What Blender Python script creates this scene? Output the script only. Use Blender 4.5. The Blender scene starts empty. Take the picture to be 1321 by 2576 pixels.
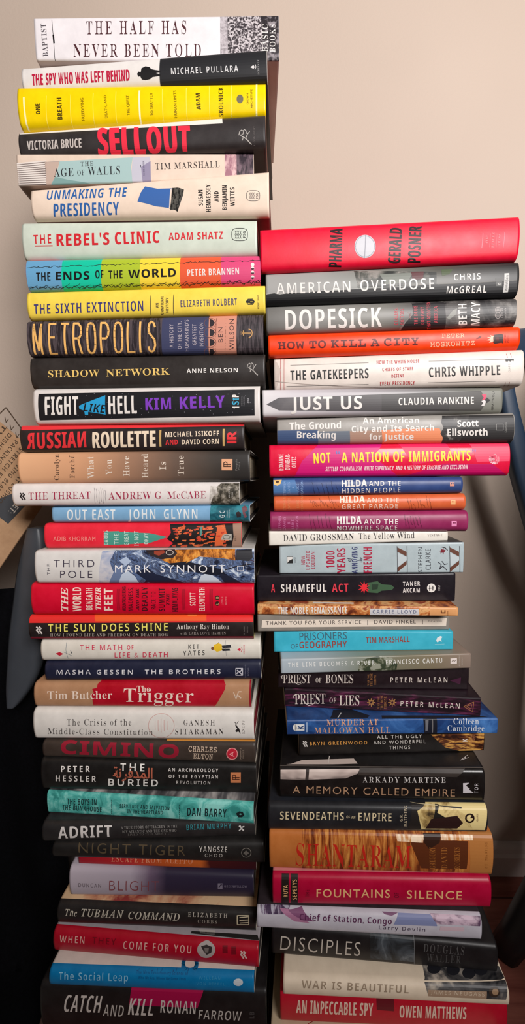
import bpy, bmesh, math, random
import numpy as np
from mathutils import Vector, Matrix
from mathutils.geometry import tessellate_polygon

SC = bpy.context.scene
COL = SC.collection
random.seed(7)

# ------------------------------------------------------------------ camera
# wide phone lens, 40 cm in front of the spines; z = 0 is the floor
W_PX, H_PX, F_PX = 1321.0, 2576.0, 1000.0
FLOOR = 0.0
CAM_Z, CAM_D = 0.640, 0.405
PITCH, YAW, ROLL = math.atan(9.0e-5 * F_PX), math.radians(-1.6), 0.016
_F = np.array([math.sin(YAW) * math.cos(PITCH), math.cos(YAW) * math.cos(PITCH), -math.sin(PITCH)])
_r = np.array([math.cos(YAW), -math.sin(YAW), 0.0])
_u = np.cross(_r, _F)
_R = _r * math.cos(ROLL) - _u * math.sin(ROLL)
_U = _u * math.cos(ROLL) + _r * math.sin(ROLL)
CAM = np.array([0.0, -CAM_D, CAM_Z])
cam = bpy.data.cameras.new('camera')
cam.sensor_fit = 'VERTICAL'
cam.sensor_height = 36.0
cam.lens = 36.0 * F_PX / H_PX
cam.clip_start, cam.clip_end = 0.01, 50
cam_o = bpy.data.objects.new('camera', cam)
COL.objects.link(cam_o)
m = Matrix(((_R[0], _U[0], -_F[0], CAM[0]), (_R[1], _U[1], -_F[1], CAM[1]), (_R[2], _U[2], -_F[2], CAM[2]), (0, 0, 0, 1)))
cam_o.matrix_world = m
SC.camera = cam_o

# ------------------------------------------------------------------ light and exposure
SC.view_settings.view_transform = 'Standard'
SC.view_settings.look = 'None'
SC.view_settings.exposure = 0.0
SC.view_settings.gamma = 1.0
SC.view_settings.use_curve_mapping = False
world = bpy.data.worlds.new('world')
SC.world = world
world.use_nodes = True
bg = world.node_tree.nodes['Background']
bg.inputs[0].default_value = (1.0, 0.9, 0.84, 1)
bg.inputs[1].default_value = 0.065


def area(name, loc, aim, sx, sy, power, col):
    l = bpy.data.lights.new(name, 'AREA')
    l.shape = 'RECTANGLE'
    l.size, l.size_y, l.energy, l.color = sx, sy, power, col
    o = bpy.data.objects.new(name, l)
    COL.objects.link(o)
    o.location = loc
    o.rotation_euler = (Vector(aim) - Vector(loc)).to_track_quat('-Z', 'Y').to_euler()
    return o


# lamp behind the viewer; an added unseen table shades the foot of the stacks
area('room_lamp', (0.62, -1.35, 1.38), (0.1, 0.2, 1.28), 0.6, 0.6, 37, (1.0, 0.965, 0.95))


# ------------------------------------------------------------------ pixel <-> place helpers
def ray(x, y):
    return _F + (x - W_PX / 2) / F_PX * _R - (y - H_PX / 2) / F_PX * _U


def at_y(x, y, Y):
    d = ray(x, y)
    return CAM + d * ((Y - CAM[1]) / d[1])


def at_z(x, y, Z):
    d = ray(x, y)
    return CAM + d * ((Z - CAM[2]) / d[2])


# ------------------------------------------------------------------ materials
def lin(c):
    c = c / 255.0
    return c / 12.92 if c <= 0.04045 else ((c + 0.055) / 1.055) ** 2.4


def rgb(c):
    return (lin(c[0]), lin(c[1]), lin(c[2]), 1.0)


_mats = {}


def new_mat(name, rough=0.5, spec=0.36):
    m = bpy.data.materials.new(name)
    m.use_nodes = True
    nt = m.node_tree
    b = nt.nodes['Principled BSDF']
    b.inputs['Roughness'].default_value = rough
    b.inputs['Specular IOR Level'].default_value = spec
    return m, nt, b


def ramp(nt, stops):
    r = nt.nodes.new('ShaderNodeValToRGB')
    e = r.color_ramp.elements
    while len(e) < len(stops):
        e.new(0.5)
    for el, (p, c) in zip(e, stops):
        el.position = p
        el.color = rgb(c)
    return r


def coords(nt, kind='Object'):
    return nt.nodes.new('ShaderNodeTexCoord').outputs[kind]


def noise(nt, scale, detail=4, rough=0.6, vec=None, dist=0.0):
    n = nt.nodes.new('ShaderNodeTexNoise')
    n.inputs['Scale'].default_value = scale
    n.inputs['Detail'].default_value = detail
    n.inputs['Roughness'].default_value = rough
    n.inputs['Distortion'].default_value = dist
    nt.links.new(vec if vec is not None else coords(nt), n.inputs['Vector'])
    return n


def add_bump(nt, b, scale, strength, dist=0.001):
    n = noise(nt, scale, 3, 0.6)
    bu = nt.nodes.new('ShaderNodeBump')
    bu.inputs['Strength'].default_value = strength
    bu.inputs['Distance'].default_value = dist
    nt.links.new(n.outputs['Fac'], bu.inputs['Height'])
    nt.links.new(bu.outputs['Normal'], b.inputs['Normal'])


def ink(c, rough=0.45):
    """plain printed colour with a faint mottling"""
    k = ('ink', tuple(c), rough)
    if k not in _mats:
        m, nt, b = new_mat('print', rough)
        b.inputs['Base Color'].default_value = rgb(c)
        _mats[k] = m
    return _mats[k]


def stock(c, rough=0.38, amt=7, scale=60.0):
    """jacket or cover stock: one colour, slight rub and unevenness"""
    k = ('stock', tuple(c), rough, amt, scale)
    if k not in _mats:
        m, nt, b = new_mat('cover_stock', rough)
        n = noise(nt, scale, 5, 0.65)
        r = ramp(nt, [(0.3, [max(0, v - amt) for v in c]), (0.7, [min(255, v + amt) for v in c])])
        nt.links.new(n.outputs['Fac'], r.inputs['Fac'])
        nt.links.new(r.outputs['Color'], b.inputs['Base Color'])
        n2 = noise(nt, 35.0, 3, 0.6)
        mr = nt.nodes.new('ShaderNodeMapRange')
        mr.inputs['To Min'].default_value = rough - 0.1
        mr.inputs['To Max'].default_value = rough + 0.12
        nt.links.new(n2.outputs['Fac'], mr.inputs['Value'])
        nt.links.new(mr.outputs['Result'], b.inputs['Roughness'])
        add_bump(nt, b, 500.0, 0.06, 0.0004)
        _mats[k] = m
    return _mats[k]


def photo(stops, scale, detail=6, stretch=(1, 1, 1), dist=0.3, rough=0.4, r2=0.62, seed=0.0):
    """printed picture area: broken tones of a photograph or painting"""
    k = ('photo', str(stops), scale, detail, stretch, dist, rough, seed)
    if k not in _mats:
        m, nt, b = new_mat('printed_picture', rough)
        mp = nt.nodes.new('ShaderNodeMapping')
        mp.inputs['Scale'].default_value = stretch
        mp.inputs['Location'].default_value = (seed, seed * 1.7, seed * 0.6)
        nt.links.new(coords(nt), mp.inputs['Vector'])
        n = noise(nt, scale, detail, r2, mp.outputs['Vector'], dist)
        r = ramp(nt, [(0.5 + (p_ - 0.5) * 0.62, c_) for p_, c_ in stops])
        nt.links.new(n.outputs['Fac'], r.inputs['Fac'])
        nt.links.new(r.outputs['Color'], b.inputs['Base Color'])
        _mats[k] = m
    return _mats[k]


def grad(stops, rough=0.38, mott=0.04, axis=0):
    """printed colour blend along the length of a spine; stops in local metres"""
    m, nt, b = new_mat('printed_blend', rough)
    sx = nt.nodes.new('ShaderNodeSeparateXYZ')
    nt.links.new(coords(nt), sx.inputs[0])
    mr = nt.nodes.new('ShaderNodeMapRange')
    lo, hi = stops[0][0], stops[-1][0]
    mr.inputs['From Min'].default_value = lo
    mr.inputs['From Max'].default_value = hi
    n = noise(nt, 70.0, 4, 0.6)
    ad = nt.nodes.new('ShaderNodeMath')
    ad.operation = 'MULTIPLY_ADD'
    ad.inputs[1].default_value = mott
    nt.links.new(n.outputs['Fac'], ad.inputs[0])
    nt.links.new(mr.outputs['Result'], ad.inputs[2])
    nt.links.new(sx.outputs[axis], mr.inputs['Value'])
    r = ramp(nt, [((p - lo) / (hi - lo) + mott * 0.5, c) for p, c in stops])
    nt.links.new(ad.outputs[0], r.inputs['Fac'])
    nt.links.new(r.outputs['Color'], b.inputs['Base Color'])
    return m


def page_mat(c=(222, 205, 180)):
    k = ('pages', c)
    if k not in _mats:
        m, nt, b = new_mat('page_edges', 0.8, 0.2)
        mp = nt.nodes.new('ShaderNodeMapping')
        mp.inputs['Scale'].default_value = (6, 6, 900)
        nt.links.new(coords(nt), mp.inputs['Vector'])
        n = noise(nt, 3.0, 4, 0.7, mp.outputs['Vector'])
        r = ramp(nt, [(0.3, [v * 0.72 for v in c]), (0.65, c)])
        nt.links.new(n.outputs['Fac'], r.inputs['Fac'])
        nt.links.new(r.outputs['Color'], b.inputs['Base Color'])
        bu = nt.nodes.new('ShaderNodeBump')
        bu.inputs['Strength'].default_value = 0.3
        bu.inputs['Distance'].default_value = 0.0005
        nt.links.new(n.outputs['Fac'], bu.inputs['Height'])
        nt.links.new(bu.outputs['Normal'], b.inputs['Normal'])
        _mats[k] = m
    return _mats[k]


def link(name, bm, mats, parent=None, smooth=False):
    me = bpy.data.meshes.new(name)
    bm.to_mesh(me)
    bm.free()
    for mt in mats if isinstance(mats, (list, tuple)) else [mats]:
        me.materials.append(mt)
    if smooth:
        for p in me.polygons:
            p.use_smooth = True
    o = bpy.data.objects.new(name, me)
    COL.objects.link(o)
    if parent:
        o.parent = parent
    return o


def tag(o, label=None, cat=None, group=None, kind=None):
    if label: o['label'] = label
    if cat: o['category'] = cat
    if group: o['group'] = group
    if kind: o['kind'] = kind
    return o


def empty(name, loc, rz=0.0):
    o = bpy.data.objects.new(name, None)
    o.empty_display_size = 0.02
    o.location = loc
    o.rotation_euler = (0, 0, rz)
    COL.objects.link(o)
    return o


# ------------------------------------------------------------------ letter shapes
# outlines of Blender's own built-in alphabets, read once from plain text objects:
# S bold sans, R bold roman, I italic, M slab, G round sans, A one arabic word
GLYPHS = {}
UPPER = 'ABCDEFGHIJKLMNOPQRSTUVWXYZ'
LOWER = 'abcdefghijklmnopqrstuvwxyz'


def flat_outline(body):
    c = bpy.data.curves.new('letters', 'FONT')
    c.body = body
    o = bpy.data.objects.new('letters', c)
    COL.objects.link(o)
    dg = bpy.context.evaluated_depsgraph_get()
    dg.update()
    res = []
    for s in o.evaluated_get(dg).to_curve(dg).splines:
        pts = []
        bp = s.bezier_points
        n = len(bp)
        for i in range(n):
            p0, p1, p2, p3 = bp[i].co, bp[i].handle_right, bp[(i + 1) % n].handle_left, bp[(i + 1) % n].co
            d = p3 - p0
            ln = d.length or 1e-9
            fl = max(abs((q - p0).x * d.y - (q - p0).y * d.x) / ln for q in (p1, p2))
            k = 1 if fl < 0.006 else (2 if fl < 0.05 else 3)
            for j in range(k):
                t = j / k
                u = 1 - t
                q = p0 * u ** 3 + p1 * 3 * u * u * t + p2 * 3 * u * t * t + p3 * t ** 3
                if not pts or abs(q.x - pts[-1][0]) + abs(q.y - pts[-1][1]) > 0.004:
                    pts.append((q.x, q.y))
        if len(pts) > 2 and abs(pts[0][0] - pts[-1][0]) + abs(pts[0][1] - pts[-1][1]) < 0.004:
            pts.pop()
        if len(pts) > 2:
            res.append(np.array(pts) * 150.0)
    bpy.data.objects.remove(o)
    bpy.data.curves.remove(c)
    return res


def right_edge(cont):
    return max(float(c[:, 0].max()) for c in cont)


def load_glyphs():
    hh = right_edge(flat_outline('HH'))
    marks = "&.,'-:\u201c\u201d"
    sets = {'S': [(c, chr(0x1D5D4 + i)) for i, c in enumerate(UPPER)] + [(c, chr(0x1D5EE + i)) for i, c in enumerate(LOWER)] + [(str(i), chr(0x1D7EC + i)) for i in range(10)],
            'R': [(c, chr(0x1D400 + i)) for i, c in enumerate(UPPER)] + [(c, chr(0x1D41A + i)) for i, c in enumerate(LOWER)],
            'I': [(c, chr(0x1D434 + i)) for i, c in enumerate(UPPER)] + [(c, chr(0x210E if c == 'h' else 0x1D44E + i)) for i, c in enumerate(LOWER)],
            'M': [(c, chr(0x1D670 + i)) for i, c in enumerate(UPPER)],
            'G': [(c, c) for c in UPPER + LOWER + '0123456789' + marks]}
    for f, items in sets.items():
        for c, u in items:
            cont = flat_outline(u)
            GLYPHS[(f, c)] = (right_edge(flat_outline('H' + u + 'H')) - hh, cont)
    w = flat_outline('\uFE94\uFEE7\uFEEE\uFED3\uFEAA\uFEE4\uFEDF\uFE8D')
    GLYPHS[('A', 'a')] = (right_edge(w), w)


load_glyphs()
CAP = {f: GLYPHS[(f, 'a' if f == 'A' else 'H')][1][0][:, 1].max() for f in 'SRIMGA'}
STEM = {'S': 0.21, 'R': 0.235, 'I': 0.1, 'M': 0.09, 'G': 0.115, 'A': 0.1}


def area2(p):
    x, y = p[:, 0], p[:, 1]
    return float(np.sum(x * np.roll(y, -1) - np.roll(x, -1) * y))


def offset(p, ox, oy, sgn, lim=None):
    """move an outline outwards by ox, oy (inwards when negative, never past a third of the stroke)"""
    e = np.roll(p, -1, 0) - p
    n = np.stack([e[:, 1], -e[:, 0]], 1) * sgn
    n /= np.maximum(1e-9, np.linalg.norm(n, axis=1))[:, None]
    n0 = np.roll(n, 1, 0)
    dd = 1 + np.sum(n * n0, 1)
    v = (n + n0) / np.maximum(0.35, dd)[:, None] * np.array([ox, oy])
    if lim is not None:
        m_ = np.linalg.norm(v, axis=1)
        v *= np.minimum(1.0, lim / np.maximum(1e-9, m_))[:, None]
    return p + v


_thick = {}


def stroke_widths(key, cont, sgn):
    """how thick the stroke is behind every outline point"""
    if key not in _thick:
        A = np.concatenate(cont)
        Bp = np.concatenate([np.roll(c, -1, 0) for c in cont])
        out = []
        for c in cont:
            e = np.roll(c, -1, 0) - c
            n = np.stack([e[:, 1], -e[:, 0]], 1) * sgn
            n /= np.maximum(1e-9, np.linalg.norm(n, axis=1))[:, None]
            nn = n + np.roll(n, 1, 0)
            nn /= np.maximum(1e-9, np.linalg.norm(nn, axis=1))[:, None]
            th = []
            for p, d in zip(c, -nn):
                best = 60.0
                for dirs in (d, np.array([d[0], 0.0]), np.array([0.0, d[1]])):
                    l_ = np.linalg.norm(dirs)
                    if l_ < 0.3: continue
                    q = dirs / l_
                    s_ = Bp - A
                    den = q[0] * s_[:, 1] - q[1] * s_[:, 0]
                    w_ = A - p
                    ok = np.abs(den) > 1e-9
                    dn = np.where(ok, den, 1.0)
                    t = (w_[:, 0] * s_[:, 1] - w_[:, 1] * s_[:, 0]) / dn
                    u = (w_[:, 0] * q[1] - w_[:, 1] * q[0]) / dn
                    hit = t[ok & (t > 0.6) & (u > -0.01) & (u < 1.01)]
                    if len(hit): best = min(best, float(hit.min()))
                th.append(best)
            out.append(np.array(th))
        _thick[key] = out
    return _thick[key]


def lay_text(txt, font, length, cap, w, tr, slant, mirror=''):
    """outlines of a line of text: x 0..length, capitals cap high; w = stem weight, tr = letter spacing"""
    k = cap / CAP[font]
    src = []
    pen = 0.0
    nat = 0.0
    for ch in txt:
        if ch == ' ':
            a, cont = CAP[font] * 0.42, []
        else:
            a, cont = GLYPHS.get((font, ch)) or GLYPHS[('S' if font in 'I' else 'G', ch)]
        src.append((a, cont, ch))
    nat = sum(a for a, _, _ in src)
    gaps = max(1, len(txt) - 1)
    # ink extent without side bearings
    sx = (length - tr * cap * gaps) / max(1e-6, nat - CAP[font] * 0.06)
    sx = max(sx, 0.12 * k)
    stem0 = STEM[font] * CAP[font]
    tgt = STEM[font] * cap * w * min(1.0, (sx / k) ** 0.45 if sx < k else 1.0)
    ox = (tgt - stem0 * sx) / 2
    hb = {'S': 0.17, 'R': 0.07, 'I': 0.05, 'M': 0.09, 'G': 0.1, 'A': 0.1}[font]
    oy = (hb * cap * w - hb * cap) / 2 * 0.8
    oy = max(-0.03 * cap, min(oy, 0.07 * cap))
    out = []
    pen = -CAP[font] * 0.03 * sx
    for i, (a, cont, ch) in enumerate(src):
        if cont:
            big = max(cont, key=lambda c: abs(area2(c)))
            sgn = 1.0 if area2(big) > 0 else -1.0
            gl = []
            th = stroke_widths((font, ch), cont, sgn) if ox < 0 or oy < 0 else [None] * len(cont)
            fat = 0.45 if ch in 'MWmw' and ox > 0 else 1.0
            for c, tw in zip(cont, th):
                p = c * np.array([sx, k])
                p = offset(p, ox * fat, oy * fat, sgn, None if tw is None else tw * 0.3 * min(sx, k))
                if str(i) in mirror.split(','):
                    p[:, 0] = a * sx - p[:, 0]
                # keep the capital height after thickening
                p[:, 1] = (p[:, 1] + oy) * cap / (cap + 2 * oy)
                p[:, 0] += pen + slant * p[:, 1]
                gl.append(p)
            out.append(gl)
        pen += a * sx + tr * cap
    return out


def inside(pt, c):
    x, y = pt
    xa, ya = c[:, 0], c[:, 1]
    xb, yb = np.roll(xa, -1), np.roll(ya, -1)
    cr = ((ya > y) != (yb > y)) & (x < (xb - xa) * (y - ya) / np.where(np.abs(yb - ya) < 1e-12, 1e-12, yb - ya) + xa)
    return int(cr.sum()) % 2 == 1


def fills(contours):
    """split an outline into outer shapes with their own holes and triangulate each: [(points, triangles)]"""
    cs = [np.asarray(c, float) for c in contours]
    depth = [sum(1 for j, d in enumerate(cs) if j != i and inside(c[0], d)) for i, c in enumerate(cs)]
    out = []
    for i, c in enumerate(cs):
        if depth[i] % 2: continue
        grp = [c] + [d for j, d in enumerate(cs) if depth[j] == depth[i] + 1 and inside(d[0], c)]
        vs = [[Vector((float(p[0]), float(p[1]), 0)) for p in g] for g in grp]
        out.append(([v for g in vs for v in g], tessellate_polygon(vs)))
    return out


# ------------------------------------------------------------------ books


def prof_fn(bulge, r, T):
    """depth of the spine surface at height fraction s: rounded back with soft shoulders"""
    def y(s):
        t = np.abs(2 * np.clip(s, 0, 1) - 1)
        t0 = max(0.0, 1 - 2 * r / T)
        q = np.clip((t - t0) / max(1e-6, 1 - t0), 0, 1)
        return -bulge * (1 - t * t) + r * (1 - np.sqrt(np.maximum(0.0, 1 - q * q)))
    return y


GAP = 0.00012
"""spine marks: every entry is placed on the spine by where it sits in the photograph"""


def T(txt, x0, y0, x1, y1, h, f='S', c=(230, 225, 220), w=1.0, tr=0.06, sl=0.0, mir='', cover=False):
    return ('T', txt, x0, y0, x1, y1, h, f, c, w, tr, sl, mir, cover)


def P(c, *pts, lay=0, cover=False):
    return ('P', c, pts, lay, cover)


def B(c, xa, xb, sa=0.0, sb=1.0, lay=0):
    return ('B', c, xa, xb, sa, sb, lay)


def V(c, xt, xb, wpx, sa=0.0, sb=1.0, lay=1):
    return ('V', c, xt, xb, wpx, sa, sb, lay)


def E(c, cx, cy, rx, ry, lay=0, cover=False, n=24):
    return ('P', c, [(cx + rx * math.cos(2 * math.pi * i / n), cy + ry * math.sin(2 * math.pi * i / n)) for i in range(n)], lay, cover)


def L(c, wpx, *pts, lay=1, closed=False, cover=False):
    return ('L', c, wpx, pts, lay, closed, cover)


def RING(c, cx, cy, rx, ry, wpx, lay=1, n=24, cover=False):
    return ('L', c, wpx, [(cx + rx * math.cos(2 * math.pi * i / n), cy + ry * math.sin(2 * math.pi * i / n)) for i in range(n)], lay, True, cover)


def BOX(c, x0, y0, x1, y1, lay=0):
    return P(c, (x0, y0), (x1, y0), (x1, y1), (x0, y1), lay=lay)


def FRAME(c, x0, y0, x1, y1, wpx=1.5, lay=1):
    return L(c, wpx, (x0, y0), (x1, y0), (x1, y1), (x0, y1), closed=True, lay=lay)


def build_stack(stack, group):
    zt = None
    for i, b in enumerate(stack):
        x0, y0, x1, y1 = b['tl'] + b['tr']
        pl, pr = b.get('p', (0.0, -0.0036))
        rd = min(b.get('rad', 0.004 if b['kind'] == 'h' else 0.0012), 0.0045) * 0.9   # the shoulders stand this far behind the spine's face
        if zt is None:
            a0, a1 = at_y(x0, y0, pl + rd), at_y(x1, y1, pr + rd)
            sl = (a1[2] - a0[2]) / (a1[0] - a0[0])
            zt = (a0[2] - sl * a0[0], sl)
        elif b.get('solve'):
            ys = []
            for (x, y) in (b['tl'], b['tr']):
                d = ray(x, y)
                t = (zt[0] + zt[1] * CAM[0] - CAM[2]) / (d[2] - zt[1] * d[0])
                ys.append((CAM + d * t)[1] - rd)
            lim = b['solve'] if not isinstance(b['solve'], bool) else 0.03
            pl, pr = [max(-lim, min(lim, v)) for v in ys]
        if b.get('dp'):
            pl, pr = stack[i - 1]['pl'] + b['dp'][0], stack[i - 1]['pr'] + b['dp'][1]
        b['pl'], b['pr'] = pl, pr
        # the spine stands in an upright plane through its two ends
        xl, xr = at_y(x0, y0, pl)[0], at_y(x1, y1, pr)[0]
        k = (pr - pl) / (xr - xl)

        def on_plane(px, py, off=0.0):
            d = ray(px, py)
            t = (pl + off + k * (CAM[0] - xl) - CAM[1]) / (d[1] - k * d[0])
            return CAM + d * t
        b0, b1 = on_plane(*b['bl'], rd), on_plane(*b['br'], rd)
        sl = (b1[2] - b0[2]) / (b1[0] - b0[0])
        zb = (b0[2] - sl * b0[0], sl)
        if b.get('floor'):
            zb = (FLOOR + 0.0004, 0.0)
        elif b.get('thick'):
            xm = (xl + xr) / 2
            zb = (zt[0] + zt[1] * xm - b['thick'], 0.0)
        xl = min(at_y(*b['tl'], pl)[0], b0[0]) * 0.5 + max(at_y(*b['tl'], pl)[0], b0[0]) * 0.5
        xr = (at_y(*b['tr'], pr)[0] + b1[0]) / 2
        make_book(b, xl, xr, pl, pr, zt, zb, group)
        zt = zb


def make_book(b, xl, xr, pl, pr, zt, zb, group):
    ang = math.atan2(pr - pl, xr - xl)
    Ln = math.hypot(xr - xl, pr - pl)
    hard = b['kind'] == 'h'
    mx, my = (xl + xr) / 2, (pl + pr) / 2
    ca, sa = math.cos(ang), math.sin(ang)
    base = zb[0] + zb[1] * mx
    Tm = zt[0] + zt[1] * mx - base
    b['T'], b['L'] = Tm, Ln
    root = empty('hardcover_book' if hard else 'paperback_book', (mx, my, base), ang)
    tag(root, b['label'], 'book', group)
    bul = b.get('bulge', 0.003 if hard else 0.0006)
    rad = min(b.get('rad', 0.004 if hard else 0.0012), 0.0045, Tm * 0.25)
    bul = min(bul, 0.003)
    yf = prof_fn(bul, rad, Tm)
    Wd = b.get('W', 0.158 if hard else 0.140)

    def z_at(xloc, yloc, s, ins=0.0):
        xw = mx + ca * xloc - sa * yloc
        lo = zb[0] + zb[1] * xw + GAP + ins
        hi = zt[0] + zt[1] * xw - GAP - ins
        return lo + (hi - lo) * s - base

    def loft(name, secs, mats, idx, closed=True, parent=root):
        """secs: list over x of [(x, y, z)...]"""
        bm = bmesh.new()
        rings = [[bm.verts.new(p) for p in sec] for sec in secs]
        n = len(rings[0])
        for a, c in zip(rings, rings[1:]):
            for q in range(n):
                f = bm.faces.new((a[q], a[(q + 1) % n], c[(q + 1) % n], c[q]))
                f.material_index = idx(q)
                f.smooth = True
        return bm, rings

    # outer wrap: top board, rounded spine, bottom board
    NS = 19
    S = [0.5 - 0.5 * math.cos(math.pi * q / (NS - 1)) for q in range(NS)][::-1]
    tk = 0.0007 if hard else 0.0006
    xs = [-Ln / 2, -Ln / 2 + 0.002, 0.0, Ln / 2 - 0.002, Ln / 2]

    def sec(x, inset, y_in, wd, end_pull):
        out = []
        pts = [(wd, 1.0)] + [(float(yf(s)) + y_in, s) for s in S] + [(wd, 0.0)]
        for (y, s) in pts:
            out.append((x, y, z_at(x, y, s, inset)))
        return out
    wrap = []
    for x in xs:
        o = sec(x, 0.0, 0.0, Wd, 0)
        i_ = sec(x, tk, tk, Wd, 0)
        wrap.append(o + i_[::-1])
    NO = NS + 2
    base_m = b['base']
    if isinstance(base_m, list):
        def loc_x(px):
            d = ray(px, (b['tl'][1] + b['br'][1]) / 2)
            # crossing of the sight line with the spine plane, along the spine
            A = np.array([[d[0], -ca], [d[1], -sa]])
            t = np.linalg.solve(A, np.array([mx - CAM[0], my - CAM[1]]))
            return float(t[1])
        base_m = grad([(loc_x(px), c) for px, c in base_m])
    elif isinstance(base_m, tuple):
        base_m = stock(base_m, b.get('rough', 0.38))
    mats = [base_m]

    def mi(m_):
        if isinstance(m_, tuple):
            m_ = ink(m_)
        if m_ not in mats:
            mats.append(m_)
        return mats.index(m_)
    top_i = mi(stock(b['top']) if isinstance(b.get('top'), tuple) else b['top']) if b.get('top') else 0
    bot_i = mi(stock(b['bot'])) if b.get('bot') else 0
    edge_i = mi(ink(b.get('edge', (205, 195, 180)), 0.7))

    def idx(q):
        if q == 0: return top_i
        if q == NO - 2: return bot_i
        if q < NO - 1: return 0
        return edge_i
    bm, rings = loft('wrap', wrap, mats, idx)
    n2 = len(rings[0])
    for rr in (rings[0], rings[-1]):
        for q in range(NO - 1):
            try:
                f = bm.faces.new((rr[q], rr[q + 1], rr[n2 - 2 - q], rr[n2 - 1 - q]))
                f.material_index = edge_i
            except ValueError:
                pass
    bmesh.ops.recalc_face_normals(bm, faces=bm.faces)
    # ---- the printing on it
    pm = bmesh.new()
    lay_l = pm.verts.layers.float.new('lay')
    cov_l = pm.verts.layers.float.new('cov')
    tl, tr_, bl, br = [np.array(b[k_], float) for k_ in ('tl', 'tr', 'bl', 'br')]

    def emit(contours, m_, lay, cov):
        ii = mi(m_)
        for flat, tris in fills(contours):
            bv = []
            for v in flat:
                q = pm.verts.new(v)
                q[lay_l] = lay
                q[cov_l] = cov
                bv.append(q)
            for t in tris:
                try:
                    f = pm.faces.new([bv[j] for j in t])
                    f.material_index = ii
                except ValueError:
                    pass

    def sp(x, s):
        def yy(pa, pb):
            return pa[1] + (pb[1] - pa[1]) * (x - pa[0]) / (pb[0] - pa[0])
        yt, yb_ = yy(tl, tr_), yy(bl, br)
        return (x, yb_ + (yt - yb_) * s)
    for e in b['art']:
        if e[0] == 'T':
            _, txt, x0, y0, x1, y1, h, f_, c, w_, trk, sl_, mir, cov = e
            d = np.array([x1 - x0, y1 - y0], float)
            ln = np.linalg.norm(d)
            d /= ln
            up = np.array([d[1], -d[0]])
            for gl in lay_text(txt, f_, ln, h, w_, trk, sl_, mir):
                emit([[np.array([x0, y0]) + d * p[0] + up * p[1] for p in c_] for c_ in gl], c, 3, cov)
        elif e[0] == 'P':
            emit([e[2]], e[1], e[3], e[4])
        elif e[0] == 'B':
            _, c, xa, xb, sA, sB, lay = e
            n = 6
            sA, sB = (-0.25 if sA <= 0 else sA), (1.25 if sB >= 1 else sB)
            xx = [xa + (xb - xa) * q / n for q in range(n + 1)]
            emit([[sp(x, sB) for x in xx] + [sp(x, sA) for x in xx[::-1]]], c, lay, False)
        elif e[0] == 'V':
            _, c, xt, xb, wp, sA, sB, lay = e
            sA, sB = (-0.06 if sA <= 0 else sA), (1.06 if sB >= 1 else sB)
            p0, p1 = sp(xb, sA), sp(xt, sB)
            emit([[(p0[0] - wp / 2, p0[1]), (p0[0] + wp / 2, p0[1]), (p1[0] + wp / 2, p1[1]), (p1[0] - wp / 2, p1[1])]], c, lay, False)
        elif e[0] == 'L':
            _, c, wp, pts, lay, closed, cov = e
            pts = [np.array(p, float) for p in pts]
            m_ = len(pts)
            for q in range(m_ if closed else m_ - 1):
                p, r = pts[q], pts[(q + 1) % m_]
                dd = r - p
                l_ = np.linalg.norm(dd)
                if l_ < 1e-6: continue
                dd /= l_
                nn = np.array([-dd[1], dd[0]]) * wp / 2
                ex = dd * wp * 0.25
                emit([[p + nn - ex, p - nn - ex, r - nn + ex, r + nn + ex]], c, lay, cov)
    # every mark is carried along its sight line onto the spine: X along it, s up it (s > 1 runs back over the upper board)
    Sa = np.array(S[::-1])
    Ya = np.array([float(yf(s)) for s in S[::-1]])
    pm.verts.ensure_lookup_table()
    nv = len(pm.verts)
    if nv:
        pc = np.array([v.co[:2] for v in pm.verts])
        cv = np.array([v[cov_l] for v in pm.verts]) > 0.5
        D = _F[None, :] + ((pc[:, 0] - W_PX / 2) / F_PX)[:, None] * _R[None, :] - ((pc[:, 1] - H_PX / 2) / F_PX)[:, None] * _U[None, :]
        dl = np.stack([ca * D[:, 0] + sa * D[:, 1], -sa * D[:, 0] + ca * D[:, 1], D[:, 2]], 1)
        c0 = CAM - np.array([mx, my, base])
        cl = np.array([ca * c0[0] + sa * c0[1], -sa * c0[0] + ca * c0[1], c0[2]])
        y = np.zeros(nv)
        for _ in range(9):
            t = (y - cl[1]) / dl[:, 1]
            X, Z = cl[0] + dl[:, 0] * t, cl[2] + dl[:, 2] * t
            lo, hi = z_at(X, y, 0.0), z_at(X, y, 1.0)
            s = (Z - lo) / (hi - lo)
            y = 0.4 * y + 0.6 * np.interp(np.clip(s, 0, 1), Sa, Ya)
        up_ = cv & (s > 1.0) & (dl[:, 2] < 0)
        t = np.where(up_, (Tm - cl[2]) / np.where(dl[:, 2] < 0, dl[:, 2], -1), t)
        for _ in range(3):
            Xu, Yu = cl[0] + dl[:, 0] * t, cl[1] + dl[:, 1] * t
            t = np.where(up_, (z_at(Xu, Yu, 1.0) - cl[2]) / np.where(dl[:, 2] < 0, dl[:, 2], -1), t)
        Xu, Yu = cl[0] + dl[:, 0] * t, cl[1] + dl[:, 1] * t
        X = np.where(up_, Xu, X)
        s = np.where(up_, 1.0 + np.clip(Yu - rad, 0, Wd - rad - 0.001), np.clip(s, 0.0, 1.0))
        X = np.clip(X, -Ln / 2 + 0.0002, Ln / 2 - 0.0002)
        for i_, v in enumerate(pm.verts):
            v.co = (X[i_], s[i_], 0.0)
        for sc in Sa:
            if 0.0 < sc < 0.9999 or (sc >= 0.9999 and cv.any()):
                bmesh.ops.bisect_plane(pm, geom=pm.verts[:] + pm.edges[:] + pm.faces[:], dist=1e-7, plane_co=Vector((0, float(min(sc, 1.0)), 0)), plane_no=Vector((0, 1, 0)))
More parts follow.
